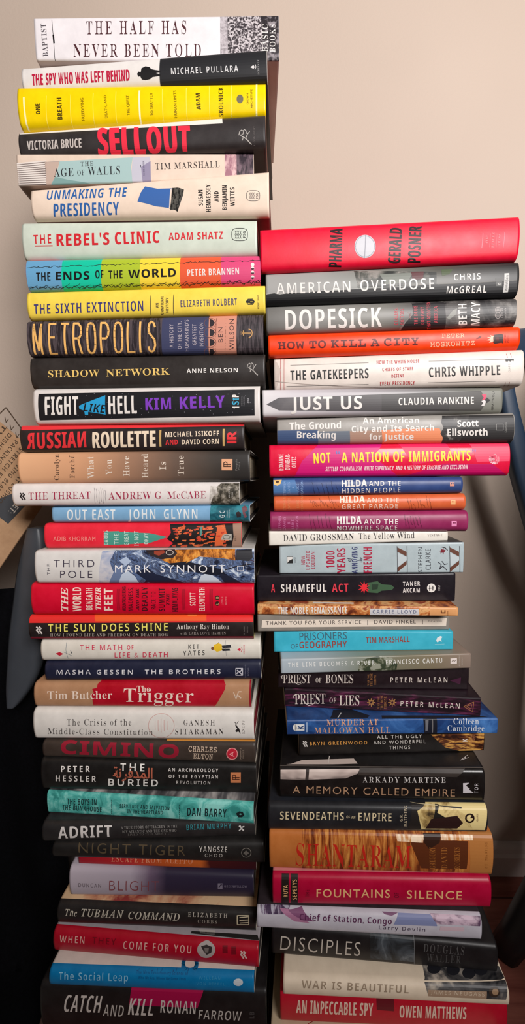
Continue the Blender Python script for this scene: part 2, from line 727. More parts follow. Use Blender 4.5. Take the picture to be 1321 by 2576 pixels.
    for v in pm.verts:
        X, s = v.co.x, v.co.y
        lift = 0.00005 + 0.00004 * v[lay_l]
        if s > 1.0 + 1e-9:
            yv = s - 1.0 + rad
            v.co = (X, yv, z_at(X, yv, 1.0) + min(lift, GAP * 1.4))
            continue
        e_ = 0.01
        yv = float(np.interp(s, Sa, Ya))
        dy = (np.interp(min(1, s + e_), Sa, Ya) - np.interp(max(0, s - e_), Sa, Ya)) / ((min(1, s + e_) - max(0, s - e_)) * Tm)
        nl = math.hypot(1, dy)
        zz = z_at(X, yv, s) + lift * dy / nl
        zz = max(z_at(X, yv, 0.0) - GAP * 0.5, min(z_at(X, yv, 1.0) + GAP * 0.5, zz))
        v.co = (X, yv - lift / nl, zz)
    tmp = bpy.data.meshes.new('tmp')
    pm.to_mesh(tmp)
    pm.free()
    bm.from_mesh(tmp)
    bpy.data.meshes.remove(tmp)
    link('dust_jacket' if hard else 'cover', bm, mats, root)
    # boards under a jacket
    if hard:
        bt = 0.0024
        bs = []
        for x in (-Ln / 2 + 0.0006, Ln / 2 - 0.0006):
            o = sec(x, tk + 0.0001, tk + 0.0001, Wd - 0.001, 0)
            i_ = sec(x, tk + bt, tk + bt, Wd - 0.001, 0)
            bs.append(o + i_[::-1])
        bm, rings = loft('boards', bs, None, lambda q: 0)
        n2 = len(rings[0])
        for rr in rings:
            for q in range(NO - 1):
                try:
                    bm.faces.new((rr[q], rr[q + 1], rr[n2 - 2 - q], rr[n2 - 1 - q]))
                except ValueError:
                    pass
        bmesh.ops.recalc_face_normals(bm, faces=bm.faces)
        link('case_boards', bm, [stock(b.get('case', (60, 52, 50)), 0.6)], root)
    ins = tk + (0.0026 if hard else 0.0001)
    ex = 0.0032 if hard else 0.0003
    bm = bmesh.new()
    ps = []
    for x in (-Ln / 2 + ex, Ln / 2 - ex):
        o = []
        for s in S:
            o.append((x, float(yf(s)) + ins + 0.0004, z_at(x, 0.01, s, ins)))
        y2 = Wd - (0.004 if hard else 0.0004)
        ps.append([(x, y2, z_at(x, y2, 1.0, ins))] + o + [(x, y2, z_at(x, y2, 0.0, ins))])
    bm, rings = loft('pages', ps, None, lambda q: 0)
    for rr in rings:
        bm.faces.new(rr)
    for f in bm.faces: f.smooth = False
    bmesh.ops.recalc_face_normals(bm, faces=bm.faces)
    link('page_block', bm, [page_mat(b.get('pages', (222, 205, 180)))], root)
    return root

WHT, BLK = (236, 230, 224), (22, 20, 20)
GRID = [(0.35, (40, 34, 38)), (0.5, (120, 110, 115)), (0.62, (215, 208, 208))]


def fish(cx, cy, k, c):
    """publisher's three fish in a rounded frame"""
    r = []
    for q in (-1, 0, 1):
        x = cx - 3.5 * k + q * 5.2 * k
        r += [L(c, 1.1, (x - 2 * k, cy - 9 * k), (x + 2 * k, cy), (x - 2 * k, cy + 9 * k)), L(c, 1.1, (x + 2 * k, cy - 9 * k), (x - 2 * k, cy), (x + 2 * k, cy + 9 * k))]
    fr = []
    for i in range(28):
        a = 2 * math.pi * i / 28
        fr.append((cx + 18.5 * k * math.copysign(abs(math.cos(a)) ** 0.6, math.cos(a)), cy + 14.5 * k * math.copysign(abs(math.sin(a)) ** 0.6, math.sin(a))))
    r.append(L(c, 1.5, *fr, closed=True))
    r.append(T('FSG', cx + 14 * k, cy + 8 * k, cx + 14 * k, cy - 8 * k, 6 * k, 'S', c, 0.8))
    return r


def archer(x, y, c, k=1.0):
    """drawn bow and figure"""
    q = lambda *p: [(x + a * k, y + b_ * k) for a, b_ in p]
    return [L(c, 1.6, *q((0, 14), (2, 5), (7, 1), (12, 5), (10, 12), (4, 14))), L(c, 1.6, *q((10, 4), (14, 0), (18, 3), (19, 10))),
            L(c, 2.4, *q((9, 18), (15, 21), (20, 25), (28, 34), (32, 37))), L(c, 1.8, *q((18, 20), (22, 11), (27, 5))), L(c, 1.6, *q((9, 27), (11, 20), (5, 15)))]


def tick(x, y, c, k=1.0):
    """two stacked wavy chevrons"""
    out = []
    for dx in (0, 6.5 * k):
        out.append(L(c, 3.4 * k, (x + dx, y), (x + dx + 4 * k, y + 3.5 * k), (x + dx, y + 7.5 * k), (x + dx + 4 * k, y + 12 * k), (x + dx + 6 * k, y + 16 * k)))
    return out


def flame(x, y, k, c):
    return [P(c, (x - 8 * k, y), (x + 1 * k, y - 6 * k), (x + 4 * k, y), (x + 1 * k, y + 5 * k)), L(c, 1.5, (x + 6 * k, y - 7 * k), (x + 8 * k, y), (x + 5 * k, y + 6 * k))]


def peng(x0, y0, x1, y1, c=(232, 170, 130), d=(60, 35, 25)):
    w, h = x1 - x0, y1 - y0
    return [BOX(c, x0, y0, x1, y1, lay=1), L(d, 2, (x0 + .18 * w, y0 + .67 * h), (x0 + .85 * w, y0 + .67 * h), lay=2), L(d, 2, (x0 + .18 * w, y0 + .5 * h), (x0 + .85 * w, y0 + .5 * h), lay=2),
            L(d, 2, (x0 + .2 * w, y0 + .67 * h), (x0 + .2 * w, y0 + .34 * h), (x0 + .35 * w, y0 + .24 * h), (x0 + .5 * w, y0 + .34 * h), (x0 + .5 * w, y0 + .67 * h), lay=2)]


def burst(c, cx, cy, r0, r1, n, seed, lay=1):
    rr = random.Random(seed)
    return P(c, *[(cx + (r1 if i % 2 else r0) * rr.uniform(.7, 1.1) * math.cos(math.pi * i / n), cy + (r1 if i % 2 else r0) * rr.uniform(.7, 1.1) * math.sin(math.pi * i / n)) for i in range(2 * n)], lay=lay)


def scrib(c, x0, x1, y0, y1, amp, n, seed, wpx=1.2):
    rr = random.Random(seed)
    out, pts = [], []
    for i in range(n + 1):
        t = i / n
        pts.append((x0 + (x1 - x0) * t, y0 + (y1 - y0) * t + rr.uniform(-amp, amp)))
    out.append(L(c, wpx, *pts))
    return out


LEFT, RIGHT = [], []


def bk(st, tl, tr, bl, br, kind, base, label, art=(), **kw):
    d = dict(tl=tl, tr=tr, bl=bl, br=br, kind=kind, base=base, label=label, art=list(art))
    d.update(kw)
    st.append(d)


MAR = (74, 34, 40)
bk(LEFT, (84, 48), (702, 41.4), (94.5, 154), (702, 154.5), 'p', (232, 226, 228), 'thick white paperback topping the left stack, dark red serif capitals and a speckled picture',
   [T('THE HALF HAS', 217, 86, 470, 85, 32, 'R', MAR, .48, .16), T('NEVER BEEN TOLD', 185, 143, 507, 142, 31, 'R', MAR, .48, .13),
    T('BAPTIST', 121.5, 142, 115.5, 59, 13, 'R', (90, 84, 90), .7, .1), L((40, 36, 38), 1.3, (130.5, 50), (135, 100), (139.5, 153)), L((30, 26, 28), 4, (134, 88), (136, 108)),
    P(photo([(0.38, (52, 46, 50)), (0.5, (122, 114, 118)), (0.6, (206, 198, 200))], 520, 3, rough=.4, dist=.1), (572, 34), (706, 34), (706, 162), (574, 162)),
    P(photo([(0.3, (150, 142, 146)), (0.6, (196, 188, 192))], 300, 3), (554, 34), (573, 34), (575, 162), (555, 162)),
    P(photo([(0.3, (34, 30, 34)), (0.55, (48, 42, 46)), (0.68, (150, 142, 146))], 110, 3), (656, 34), (706, 34), (706, 162), (664, 162), lay=1),
    T('BASIC', 673.5, 131, 674, 61, 13.5, 'R', WHT, .7, .15), T('BOOKS', 692.5, 132, 692.5, 61, 13.5, 'R', WHT, .7, .1)],
   p=(-0.002, 0.008), W=.124, bot=(190, 172, 165), pages=(232, 222, 205))
bk(LEFT, (58, 170), (673, 142), (66.6, 244.5), (672, 213), 'h', (230, 224, 219), 'half white, half black hardcover with red capitals and a small dark figure lying between',
   [T('THE SPY WHO WAS LEFT BEHIND', 82, 215, 327, 203, 28, 'S', (188, 26, 62), .95, .04),
    B((36, 36, 39), 407, 674), P((24, 22, 24), (345, 186), (349, 180), (354, 182), (356, 172), (366, 167), (376, 169), (381, 174), (390, 176), (404, 178), (404, 182), (392, 184), (404, 187), (404, 191), (384, 194), (378, 199), (366, 202), (357, 200), (353, 192), (348, 193), lay=1),
    T('MICHAEL PULLARA', 429.5, 187.3, 599.5, 180.2, 15.5, 'S', (225, 224, 224), .62, .12), *flame(637, 169, .9, (220, 216, 214)), T('SCRIBNER', 652.5, 188, 651.5, 151, 4, 'R', (170, 168, 168), .8, .2)],
   p=(0.004, -0.003), bulge=.004, case=(30, 28, 28), bot=(40, 38, 38), W=.16)
YL = (250, 214, 0)
DK = (70, 52, 10)
bk(LEFT, (46, 250), (669, 215), (60, 331), (669, 299.5), 'h', YL, 'bright yellow hardcover ruled across with thin lines, small words printed sideways, small grey disc',
   [V((255, 246, 190), 60, 75, 4), V((255, 246, 200), 351, 357, 4), V((255, 245, 170), 646, 646, 4)] +
   [V((255, 232, 90), x, x + d, 1.6) for x, d in ((117, 9), (178, 8), (235, 7), (292, 6), (409, 5), (469, 4), (527, 3), (583, 1))] +
   [T('ONE', 102, 287, 100, 260, 11, 'S', DK, .9), T('BREATH', 157.5, 301, 154.5, 245, 12, 'S', DK, .9), T('FREEDIVING', 213.5, 303, 210, 246, 7.5, 'G', (140, 110, 0)),
    T('DEATH, AND', 271, 297, 267.5, 240, 6.5, 'G', (140, 110, 0)), T('THE QUEST', 327, 290, 324, 240, 7, 'G', (130, 104, 0)), T('TO SHATTER', 386, 291, 384, 234.5, 7, 'G', (130, 104, 0)),
    T('HUMAN LIMITS', 446, 296, 443, 228, 7, 'G', (130, 104, 0)), T('ADAM', 505.5, 275, 503, 234, 11, 'S', DK, .9), T('SKOLNICK', 562, 293, 561, 220, 11, 'S', DK, .8, .1),
    E((112, 106, 84), 603.8, 249, 8.5, 11, lay=1), T('CROWN', 625.5, 263, 625, 235, 4.5, 'G', (150, 120, 10)), T('ARCHETYPE', 636, 272, 635, 225, 5, 'G', (150, 120, 10))],
   p=(-0.0035, -0.0015), bulge=.004, rough=.3)
bk(LEFT, (50, 335), (669, 301), (60, 407), (668, 378), 'h', (52, 47, 47), 'charcoal hardcover with one huge tall red word, under the bright yellow hardcover',
   [B((235, 228, 218), 50, 560, .955, 1.0), T('VICTORIA BRUCE', 69.4, 377.7, 206, 371, 22.5, 'S', (200, 190, 184), .85, .04), T('SELLOUT', 249, 391, 480, 384.5, 68, 'S', (238, 48, 72), 1.1, .05, -.04)] + archer(601, 326, (190, 184, 178)) +
   [T('BLOOMSBURY', 642, 368, 641, 318, 3.6, 'R', (120, 112, 110), .8, .2)], p=(0.0, -0.004), bot=(40, 32, 34))
bk(LEFT, (41, 413), (639, 380), (50, 469), (639, 450), 'p', (228, 206, 188), 'worn paperback with a pale rayed end, a teal patch and a peach half',
   [P((176, 160, 152), (41, 412), (150, 405), (132, 468), (50, 468))] +
   [L((232, 222, 214), 3, (43 + 0.4 * i, 412 + i * 5.1), (116, 405 + i * 5.6)) for i in range(12)] + [L((96, 86, 84), 1.1, (46 + .4 * i, 415 + i * 5.1), (116, 408 + i * 5.6)) for i in range(11)] +
   [P((196, 172, 158), (113, 408), (150, 407), (139, 445), (129, 468), (119, 468), lay=1), P((168, 196, 194), (150, 406), (334, 396), (330, 420), (334, 463), (130, 468), (139, 445), (146, 424), lay=1),
    P((128, 164, 160), (131, 467), (139, 445), (170, 452), (230, 464), lay=2), P((196, 194, 206), (334, 396), (378, 394), (380, 460), (334, 462), (331, 430), lay=1), P((150, 142, 168), (355, 420), (379, 405), (381, 460), (360, 461), lay=2)] +
   [T('THE', 203, 418, 235.5, 417, 10.5, 'R', (56, 54, 56), .6, .15), T('AGE', 136.5, 445, 186, 443, 20, 'R', (40, 42, 46), .6), T('OF', 194.5, 441.5, 213, 440.5, 13, 'R', (40, 42, 46), .6), T('WALLS', 222, 440.5, 303.5, 438, 20.5, 'R', (40, 42, 46), .6, .08),
    *flame(348, 421, .9, (40, 38, 60)), T('SCRIBNER', 364.5, 443, 363, 404, 4, 'R', (90, 84, 110)),
    T('TIM MARSHALL', 391, 426.5, 553, 420.5, 15.5, 'R', (66, 56, 54), .6, .09), P(photo([(0.38, (160, 110, 124)), (0.6, (226, 186, 186))], 160, 4, (1, 1, .5)), (566, 384), (595, 382), (596, 452), (566, 453), lay=1),
    P(photo([(0.35, (46, 34, 44)), (0.65, (118, 96, 106))], 200, 4, (1.5, 1, .4)), (595, 382), (638, 380), (638, 449), (596, 451), lay=1)],
   p=(-0.006, 0.003), bot=(165, 145, 135), edge=(240, 235, 228))
BL = (44, 98, 168)
bk(LEFT, (85, 477), (678, 452), (87, 559), (677, 549), 'h', (238, 216, 196), 'cream hardcover with blue slanted capitals and a blue and black brush patch',
   [T('UNMAKING THE', 115.5, 502.7, 317.7, 494.5, 22.5, 'S', BL, .85, .07, .2), T('PRESIDENCY', 134.6, 545, 299.7, 540, 32, 'S', BL, .8, .06),
    P((60, 104, 172), (365, 469), (396, 475), (432, 474), (428, 500), (425, 523.5), (410, 521), (392, 519), (372, 513), (346, 507), (354, 485), lay=1), P(photo([(0.4, (26, 26, 24)), (0.6, (86, 84, 78))], 260, 3, (2, 1, 1)), (433, 473), (448, 472), (463, 477), (461, 490), (456, 505), (447, 532.7), (438, 527), (428, 529), (431, 500), lay=2), L((232, 214, 200), 2.5, (430, 476), (427, 524), lay=3),
    T('SUSAN', 511, 517, 510, 477, 11.5, 'S', BLK, .8), T('HENNESSEY', 530.5, 533, 529.5, 464.5, 11.5, 'S', BLK, .8), T('AND', 550.5, 507, 550, 481, 11, 'S', BLK, .8), T('BENJAMIN', 571, 528, 570.5, 466, 11.5, 'S', BLK, .8), T('WITTES', 590.7, 518, 590, 471.7, 11.5, 'S', BLK, .8)] + fish(637, 492.5, .9, (120, 112, 106)),
   p=(-0.001, -0.006), bulge=.005, rad=.009, bot=(120, 80, 76), rough=.5)
RD = (212, 38, 48)
bk(LEFT, (58, 566), (648, 551.5), (70, 662), (647, 649), 'h', (208, 217, 202), 'pale mint hardcover with red capitals, first word underlined, above the rainbow-coloured one',
   [T('THE', 85, 614, 130.5, 611.8, 22.5, 'S', RD, .75, .12), L(RD, 2.6, (88, 619), (132, 618.3)), T("REBEL'S", 141, 619, 276, 615.5, 30, 'S', RD, 1.0, .08), T('CLINIC', 289, 614.8, 401.6, 610.6, 30, 'S', RD, 1.0, .1),
    T('ADAM SHATZ', 425, 604.5, 561.5, 600.5, 18, 'S', RD, .9, .09)] + fish(603, 590, 1.08, (52, 54, 50)), p=(0.002, -0.001), bulge=.005, rad=.009)
bnd = [((106, 166, 206), 64, 164), ((20, 200, 164), 164, 262), ((176, 196, 48), 262, 358), ((246, 216, 64), 358, 457), ((232, 92, 54), 457, 558), ((222, 72, 122), 558, 660)]
art = [B(c, a, b_) for c, a, b_ in bnd]
for i in range(22):
    a_ = 68 + i * 27
    art += scrib((40, 44, 40), a_, a_ + 30, 673 - i * .85, 672.5 - i * .85, 2.0, 5, i, 1.3)
    yb = 727 - i * .7
    art += scrib((34, 36, 34), a_ + 6, a_ + 34, yb - 4 + (i % 3) * 2, yb - 3, 4.0, 6, 50 + i, 1.4)
    art += scrib((34, 36, 34), a_ + 4, a_ + 26, yb + 2, yb - 9, 2.5, 4, 90 + i, 1.2)
art += [T('THE', 91.7, 707, 128, 705.8, 21, 'S', BLK, .85), T('ENDS', 139, 705, 226, 703, 21, 'S', BLK, 1.15, .06), T('OF', 240, 700.5, 261.5, 699.5, 20, 'S', BLK, .8), T('THE', 273.5, 701, 309.5, 700, 20, 'S', BLK, .85), T('WORLD', 324, 700, 444, 696, 21, 'S', BLK, 1.15, .06),
        T('PETER BRANNEN', 471, 694.5, 602.5, 690, 16.5, 'S', WHT, .8, .07)]
for q, (cy, cc) in enumerate(((665.6, WHT), (675, (90, 20, 50)), (685.6, (90, 20, 50)), (697.5, (90, 20, 50)))):
    art += [E(WHT, 635.5, cy, 4.6, 4.8, lay=1)] + ([P((70, 16, 40), (631, cy), (640, cy), (639, cy + 3), (635.5, cy + 4.8), (632, cy + 3), lay=2)] if q else [])
bk(LEFT, (69, 673), (656, 653), (78, 736), (656, 720), 'h', (222, 72, 122), 'rainbow-banded hardcover in blue, green, yellow, orange and pink with black capitals', art, p=(-0.001, -0.003), bot=(20, 18, 20))
NV = (62, 58, 120)
bk(LEFT, (71, 741), (668, 724), (80, 808.7), (668, 792), 'h', (248, 219, 84), 'pale yellow hardcover with dark blue capitals and a black hexagon mark',
   [T('THE SIXTH EXTINCTION', 86, 790, 362.5, 781.5, 24.5, 'S', NV, .72, .08), L((70, 60, 50), 1.6, (380, 743.5), (380.3, 792.6)), L((70, 60, 50), 1.6, (437.4, 741), (437.6, 791)),
    T('AN', 399.5, 774, 399, 762, 7, 'S', (80, 66, 60), .8), T('UNNATURAL', 412, 791, 411.5, 745, 7, 'S', (80, 66, 60), .8), T('HISTORY', 424.5, 786, 424, 749, 7, 'S', (80, 66, 60), .8),
    T('ELIZABETH KOLBERT', 454, 772.5, 596.7, 767, 16.5, 'S', (84, 74, 110), .7, .09), P((30, 28, 30), (618, 759), (624, 751.8), (636, 751.5), (641.5, 759), (636, 766.7), (624, 766.7), lay=1), L((244, 214, 90), 1.6, (625, 755), (629, 755), (629, 763), (624, 763)), L((244, 214, 90), 1.6, (630, 759), (636, 759)), L((244, 214, 90), 1.6, (632, 754), (632, 764)), L((244, 214, 90), 1.6, (636, 754), (636, 764)),
    T('HENRY HOLT', 652.5, 777, 652, 741.6, 4.5, 'S', (110, 92, 50), .7)], p=(0, -0.003))
GD = (246, 190, 110)
art = [B(photo([(0.4, (44, 38, 42)), (0.62, (84, 74, 78))], 130, 4, (3.5, 1, .4), rough=.4), 68, 664)]
for i in range(40):
    art.append(V((38, 32, 36), 76 + i * 8.3, 80 + i * 8.3, 1.0, .05, .95, lay=1))
MET = {'M': [[(0, 0), (0, 1), (.5, .12), (1, 1), (1, 0)]], 'E': [[(1, 1), (0, 1), (0, 0), (1, 0)], [(0, .55), (.62, .55)]], 'T': [[(0, 1), (1, 1)], [(.5, 1), (.5, 0)]],
       'R': [[(0, 0), (0, 1), (.6, 1), (.9, .9), (.95, .76), (.9, .62), (.6, .5), (0, .5)], [(.5, .5), (1, 0)]], 'P': [[(0, 0), (0, 1), (.6, 1), (.9, .9), (1, .74), (.9, .58), (.6, .48), (0, .48)]],
       'O': [[(.5 + .5 * math.copysign(abs(math.cos(t_ * math.pi / 10)) ** .7, math.cos(t_ * math.pi / 10)), .5 + .5 * math.copysign(abs(math.sin(t_ * math.pi / 10)) ** .7, math.sin(t_ * math.pi / 10))) for t_ in range(21)]],
       'L': [[(0, 1), (0, 0), (1, 0)]], 'I': [[(.5, 1), (.5, 0)]], 'S': [[(.95, .84), (.8, .96), (.5, 1), (.2, .95), (.05, .8), (.1, .64), (.5, .52), (.88, .4), (.98, .22), (.82, .05), (.5, 0), (.2, .04), (.05, .16)]]}
for ch_, x0_, x1_ in (('M', 88, 107), ('E', 127, 143), ('T', 157, 175), ('R', 188, 206), ('O', 220, 240), ('P', 256, 274), ('O', 288, 308), ('L', 323, 339), ('I', 349, 359), ('S', 373, 391)):
    for st_ in MET[ch_]:
        art.append(L(GD, 5.0, *[(x0_ + (x1_ - x0_) * p_[0] - (p_[1] - .5) * 6 * (1 - x0_ / 420.0), 893 - x0_ * .022 - p_[1] * 75) for p_ in st_], lay=3))
art += [B((62, 66, 98), 412, 527, 0, 1, lay=1)]
for t, x, ya, yb in (('A HISTORY', 436.5, 874, 815.5), ('OF THE CITY,', 457, 878, 809), ("HUMANKIND'S", 475, 884, 804.6), ('GREATEST', 494, 868, 815.5), ('INVENTION', 512, 874, 811.7)):
    art.append(T(t, x, ya, x - .5, yb, 9.5, 'G', (196, 184, 190), .9, .1))
art.append(B((214, 146, 124), 528, 597, 0, 1, lay=1))
for q in range(4):
    cy = 806 + q * 24.5
    art += [P((44, 36, 40), (528, cy - 3), (536, cy - 1), (541, cy + 6), (536, cy + 14), (528, cy + 16), lay=2), RING((120, 76, 66), 529, cy + 6.5, 15, 12, 1.0, lay=2, n=14)]
art += [L((150, 90, 76), 1.4, (545, 801), (545, 893)), L((150, 90, 76), 1.4, (569, 798), (569, 892)), T('BEN', 561, 862, 560, 822.6, 11.5, 'G', (56, 40, 42), .9, .15), T('WILSON', 589, 880, 588.5, 802, 11.5, 'G', (56, 40, 42), .9, .15),
        L((214, 164, 100), 2, (608, 838), (632, 838)), L((214, 164, 100), 2, (626, 828), (633, 831), (635, 838), (633, 845), (626, 850)), L((214, 164, 100), 1.6, (612, 832), (612, 844)), RING((214, 164, 100), 607, 838, 3, 3, 1.3)]
bk(LEFT, (71, 811), (662, 795), (80.5, 900), (664, 891), 'h', (50, 43, 47), 'hardcover with a dark brick pattern and tall thin golden capitals', art, p=(0.0005, -0.003), edge=(225, 220, 212), bulge=.004, rad=.008)
bk(LEFT, (81.5, 905), (667, 897.5), (87, 981.5), (668, 974.5), 'h', (48, 43, 41), 'plain black hardcover with wide golden roman capitals and a small drawn archer',
   [T('SHADOW', 120, 949.5, 249.6, 946.8, 17, 'R', (242, 204, 116), .95, .04), T('NETWORK', 267, 947, 426.7, 942.5, 17, 'R', (242, 204, 116), .95, .04), T('ANNE NELSON', 470, 938.4, 599.5, 936, 10.5, 'S', (240, 236, 230), .95, .1)] + archer(622, 913, (180, 174, 168), .82),
   p=(0.002, -0.002), bulge=.005, rad=.01)
art = [P((26, 26, 30), (97, 991), (640.6, 979.3), (641, 1045.5), (100, 1057.6)),
       T('FIGHT', 113, 1044.5, 197, 1043, 46, 'S', WHT, .82, .05), P((40, 160, 214), (199, 1021), (207, 1017), (265, 994.5), (265.8, 1043), (222, 1036), (222, 1044), (214, 1044), (212, 1033), (200, 1029), lay=1),
       T('LIKE', 208, 1034, 263, 1039, 20, 'S', BLK, .9, .03, .12), T('HELL', 272.5, 1041.7, 344.5, 1040, 45, 'S', WHT, .85, .06), T('KIM', 365, 1032, 433, 1029.8, 30, 'S', (128, 62, 190), 1.1, .08), T('KELLY', 451, 1029, 565, 1025, 30, 'S', (128, 62, 190), 1.1, .08),
       T('1', 602, 1027.5, 602, 1021, 17, 'S', WHT, 1), T('S', 601, 1019, 601, 1008, 17, 'S', (60, 176, 214), 1), T('I', 601, 1006.5, 601, 1001, 15, 'S', (60, 176, 214), 1), T('P', 601, 1000, 601, 992, 17, 'S', WHT, .9),
       T('ONE SIGNAL', 610, 1022, 610, 996, 3, 'G', (130, 128, 132)), T('PUBLISHERS', 615.5, 1022, 615.5, 996, 3, 'G', (130, 128, 132)), T('ATRIA', 626, 1014, 626, 1002, 3.5, 'S', (170, 168, 172))]
rr = random.Random(4)
for i in range(60):
    x = rr.uniform(105, 636)
    y = 1057 - (x - 100) * .0225 - rr.uniform(3, 64)
    art.append(E((150, 148, 156), x, y, .8, .8, lay=1, n=6))
bk(LEFT, (87, 987), (655, 976), (97, 1070), (655, 1064), 'h', (226, 219, 214), 'white-bordered black hardcover with white and purple capitals and a blue megaphone shape',
   art, p=(-0.002, -0.008), bulge=.004, rad=.009)
RR = (230, 54, 60)
CR = (238, 218, 192)
bk(LEFT, (57.6, 1076), (615.5, 1064), (59, 1138), (615.5, 1133), 'h', (44, 37, 37), 'black hardcover with red and cream block capitals, a red strip along its upper edge',
   [B(RR, 54, 620, .9, 1.0), T('RUSSIAN', 70, 1129.5, 219.6, 1125, 40, 'S', RR, 1.0, .05, 0, '0,6'), T('ROULETTE', 232.7, 1127, 392.4, 1123.5, 40, 'S', CR, 1.0, .04), BOX((206, 168, 104), 401.5, 1081.5, 406.5, 1123.5, lay=1),
    T('MICHAEL ISIKOFF', 415, 1099.5, 552, 1096, 12.5, 'S', CR, .95, .09), T('AND', 417, 1119, 448, 1118, 12.5, 'S', RR, .95, .06), T('DAVID CORN', 456.7, 1118, 552, 1116.2, 12.5, 'S', CR, .95, .09), BOX((206, 168, 104), 560.5, 1079, 565.5, 1122, lay=1),
    T('R', 595, 1107, 595, 1085, 24, 'S', RR, 1.3), BOX(RR, 571, 1108.5, 595, 1115, lay=1), T('TWELVE', 600, 1112, 600, 1086, 3, 'G', (120, 40, 44))], p=(-0.001, -0.002), bulge=.004)
bk(LEFT, (51, 1140), (629, 1135.7), (55.5, 1216), (630, 1211), 'h', [(46, (232, 180, 138)), (200, (214, 160, 122)), (330, (160, 122, 98)), (440, (108, 88, 76)), (530, (72, 64, 58)), (600, (50, 47, 45))],
   'hardcover fading from peach to black, words printed sideways along its spine',
   [T('Carolyn', 149, 1208, 148, 1142.5, 12, 'R', (74, 54, 44), .7, .1), T('Forche', 188, 1202.5, 187, 1146.4, 12, 'R', (74, 54, 44), .7, .1), L((74, 54, 44), 1.3, (176, 1150), (174, 1146)),
    T('What', 237, 1202.5, 235, 1148, 15.5, 'R', (236, 222, 206), .75, .08), T('You', 282, 1194, 281, 1156, 15.5, 'R', (236, 222, 206), .75, .08), T('Have', 326, 1198, 325, 1148, 15.5, 'R', (236, 222, 206), .75, .08), T('Heard', 373, 1202.5, 372, 1141.5, 15.5, 'R', (236, 222, 206), .75, .08),
    T('Is', 417.5, 1182, 417, 1160.5, 15.5, 'R', (236, 222, 206), .75, .08), T('True', 463, 1196, 462, 1146, 15.5, 'R', (236, 222, 206), .75, .08)] + peng(557.7, 1155, 585, 1183) + [T('Penguin', 597, 1184, 597, 1155, 5, 'G', (130, 126, 122)), T('Press', 604, 1183, 604, 1162, 5, 'G', (130, 126, 122))],
   p=(0.0, -0.005), bulge=.004, rad=.008, edge=(220, 214, 205))
CM = (164, 44, 74)
art = tick(51, 1241, (40, 36, 38)) + [T('THE THREAT', 72, 1257, 229, 1254, 17.5, 'R', CM, .6, .04), T('ANDREW G. McCABE', 274, 1256, 519, 1253, 17.5, 'R', CM, .6, .03),
    P(photo([(0.36, (52, 48, 40)), (0.5, (98, 92, 80)), (0.68, (160, 152, 140))], 180, 5), (556, 1216), (604, 1215.5), (604, 1270), (530, 1271), (536, 1250), (548, 1240), (545, 1225)), P(photo([(0.4, (172, 164, 156)), (0.6, (214, 208, 200))], 150, 4), (530, 1222), (548, 1224), (548, 1240), (536, 1250), (528, 1270)),
    T("ST. MARTIN'S", 578, 1263, 578, 1226, 3, 'S', WHT, .7, .2), T('PRESS', 586, 1253, 586, 1238, 3, 'S', WHT, .7, .2)]
for q, x in enumerate((238, 243, 249, 254, 259, 265)):
    art.append(L((130, 122, 124), .9, (x - 1, 1227 + (q % 3) * 3), (x + 1, 1238), (x, 1250), (x + 2, 1266 - (q % 2) * 4)))
bk(LEFT, (36, 1217), (604, 1215), (40, 1273), (604, 1270), 'h', (230, 223, 219), 'white hardcover with thin dark red serif capitals, sticking out furthest left in the stack', art, p=(-0.002, -0.003), bulge=.003)
bk(LEFT, (132.6, 1276), (629, 1263), (139, 1315), (629, 1312.7), 'h', (126, 172, 208), 'thin sky blue hardcover with rounded white lettering and a small beach picture',
   [T('OUT EAST', 168, 1307.7, 290.5, 1306.6, 25, 'S', (226, 232, 234), .72, .07), T('JOHN', 325, 1306, 393.5, 1305, 24, 'S', (226, 232, 234), .72, .1), T('GLYNN', 411.5, 1305, 498.6, 1304.4, 24, 'S', (226, 232, 234), .72, .1),
    P(photo([(0.35, (28, 84, 98)), (0.65, (58, 138, 152))], 70, 4), (532, 1268), (627, 1264), (627, 1313), (530, 1314)), T('GC', 565, 1303, 565, 1284, 12, 'S', (214, 224, 226), .6, .2), T('GRAND', 573, 1302, 573, 1284, 3, 'G', (190, 206, 208)), T('CENTRAL', 578, 1303, 578, 1282, 3, 'G', (190, 206, 208)),
    P((120, 76, 84), (609, 1276), (616, 1272), (622, 1276), (623, 1284), (616, 1288), (622, 1300), (616, 1303), (611, 1292), lay=1), P((46, 38, 42), (593, 1290), (600, 1286), (607, 1292), (606, 1300), (597, 1302), lay=2)],
   p=(0.004, -0.002), edge=(236, 232, 226), bulge=.002, rad=.004)
art = [T('ADIB KHORRAM', 134.6, 1360.5, 241, 1360.5, 10.5, 'G', (246, 150, 140), 1, .12), P((78, 158, 142), (262, 1337), (300, 1336), (300, 1371), (262, 1371), lay=1), P((78, 158, 142), (300, 1338), (376, 1341), (422, 1351), (376, 1366), (300, 1370), lay=1)]
for t, x, ya, yb in (('DARIUS', 272.5, 1371, 1335), ('THE', 298.5, 1369, 1341), ('GREAT', 324, 1371.5, 1336), ('IS NOT', 349, 1373, 1336), ('OKAY', 373.5, 1369, 1341)):
    art.append(T(t, x, ya, x - .4, yb, 11, 'S', (206, 228, 216), .75))
art += [P((34, 28, 28), (428, 1318), (609, 1316), (609, 1376), (424, 1377), (436, 1366), (420, 1356), (430, 1340))]
rr = random.Random(9)
for i in range(95):
    x, y = rr.uniform(432, 570), rr.uniform(1320, 1374)
    w_ = rr.uniform(4, 15)
    art.append(P(((226, 98, 52), (234, 120, 70), (210, 70, 48))[i % 3], (x, y), (x + w_, y - rr.uniform(0, 2)), (x + w_ - 2, y + rr.uniform(2, 5)), (x + 1, y + rr.uniform(2, 4)), lay=1 + i % 2))
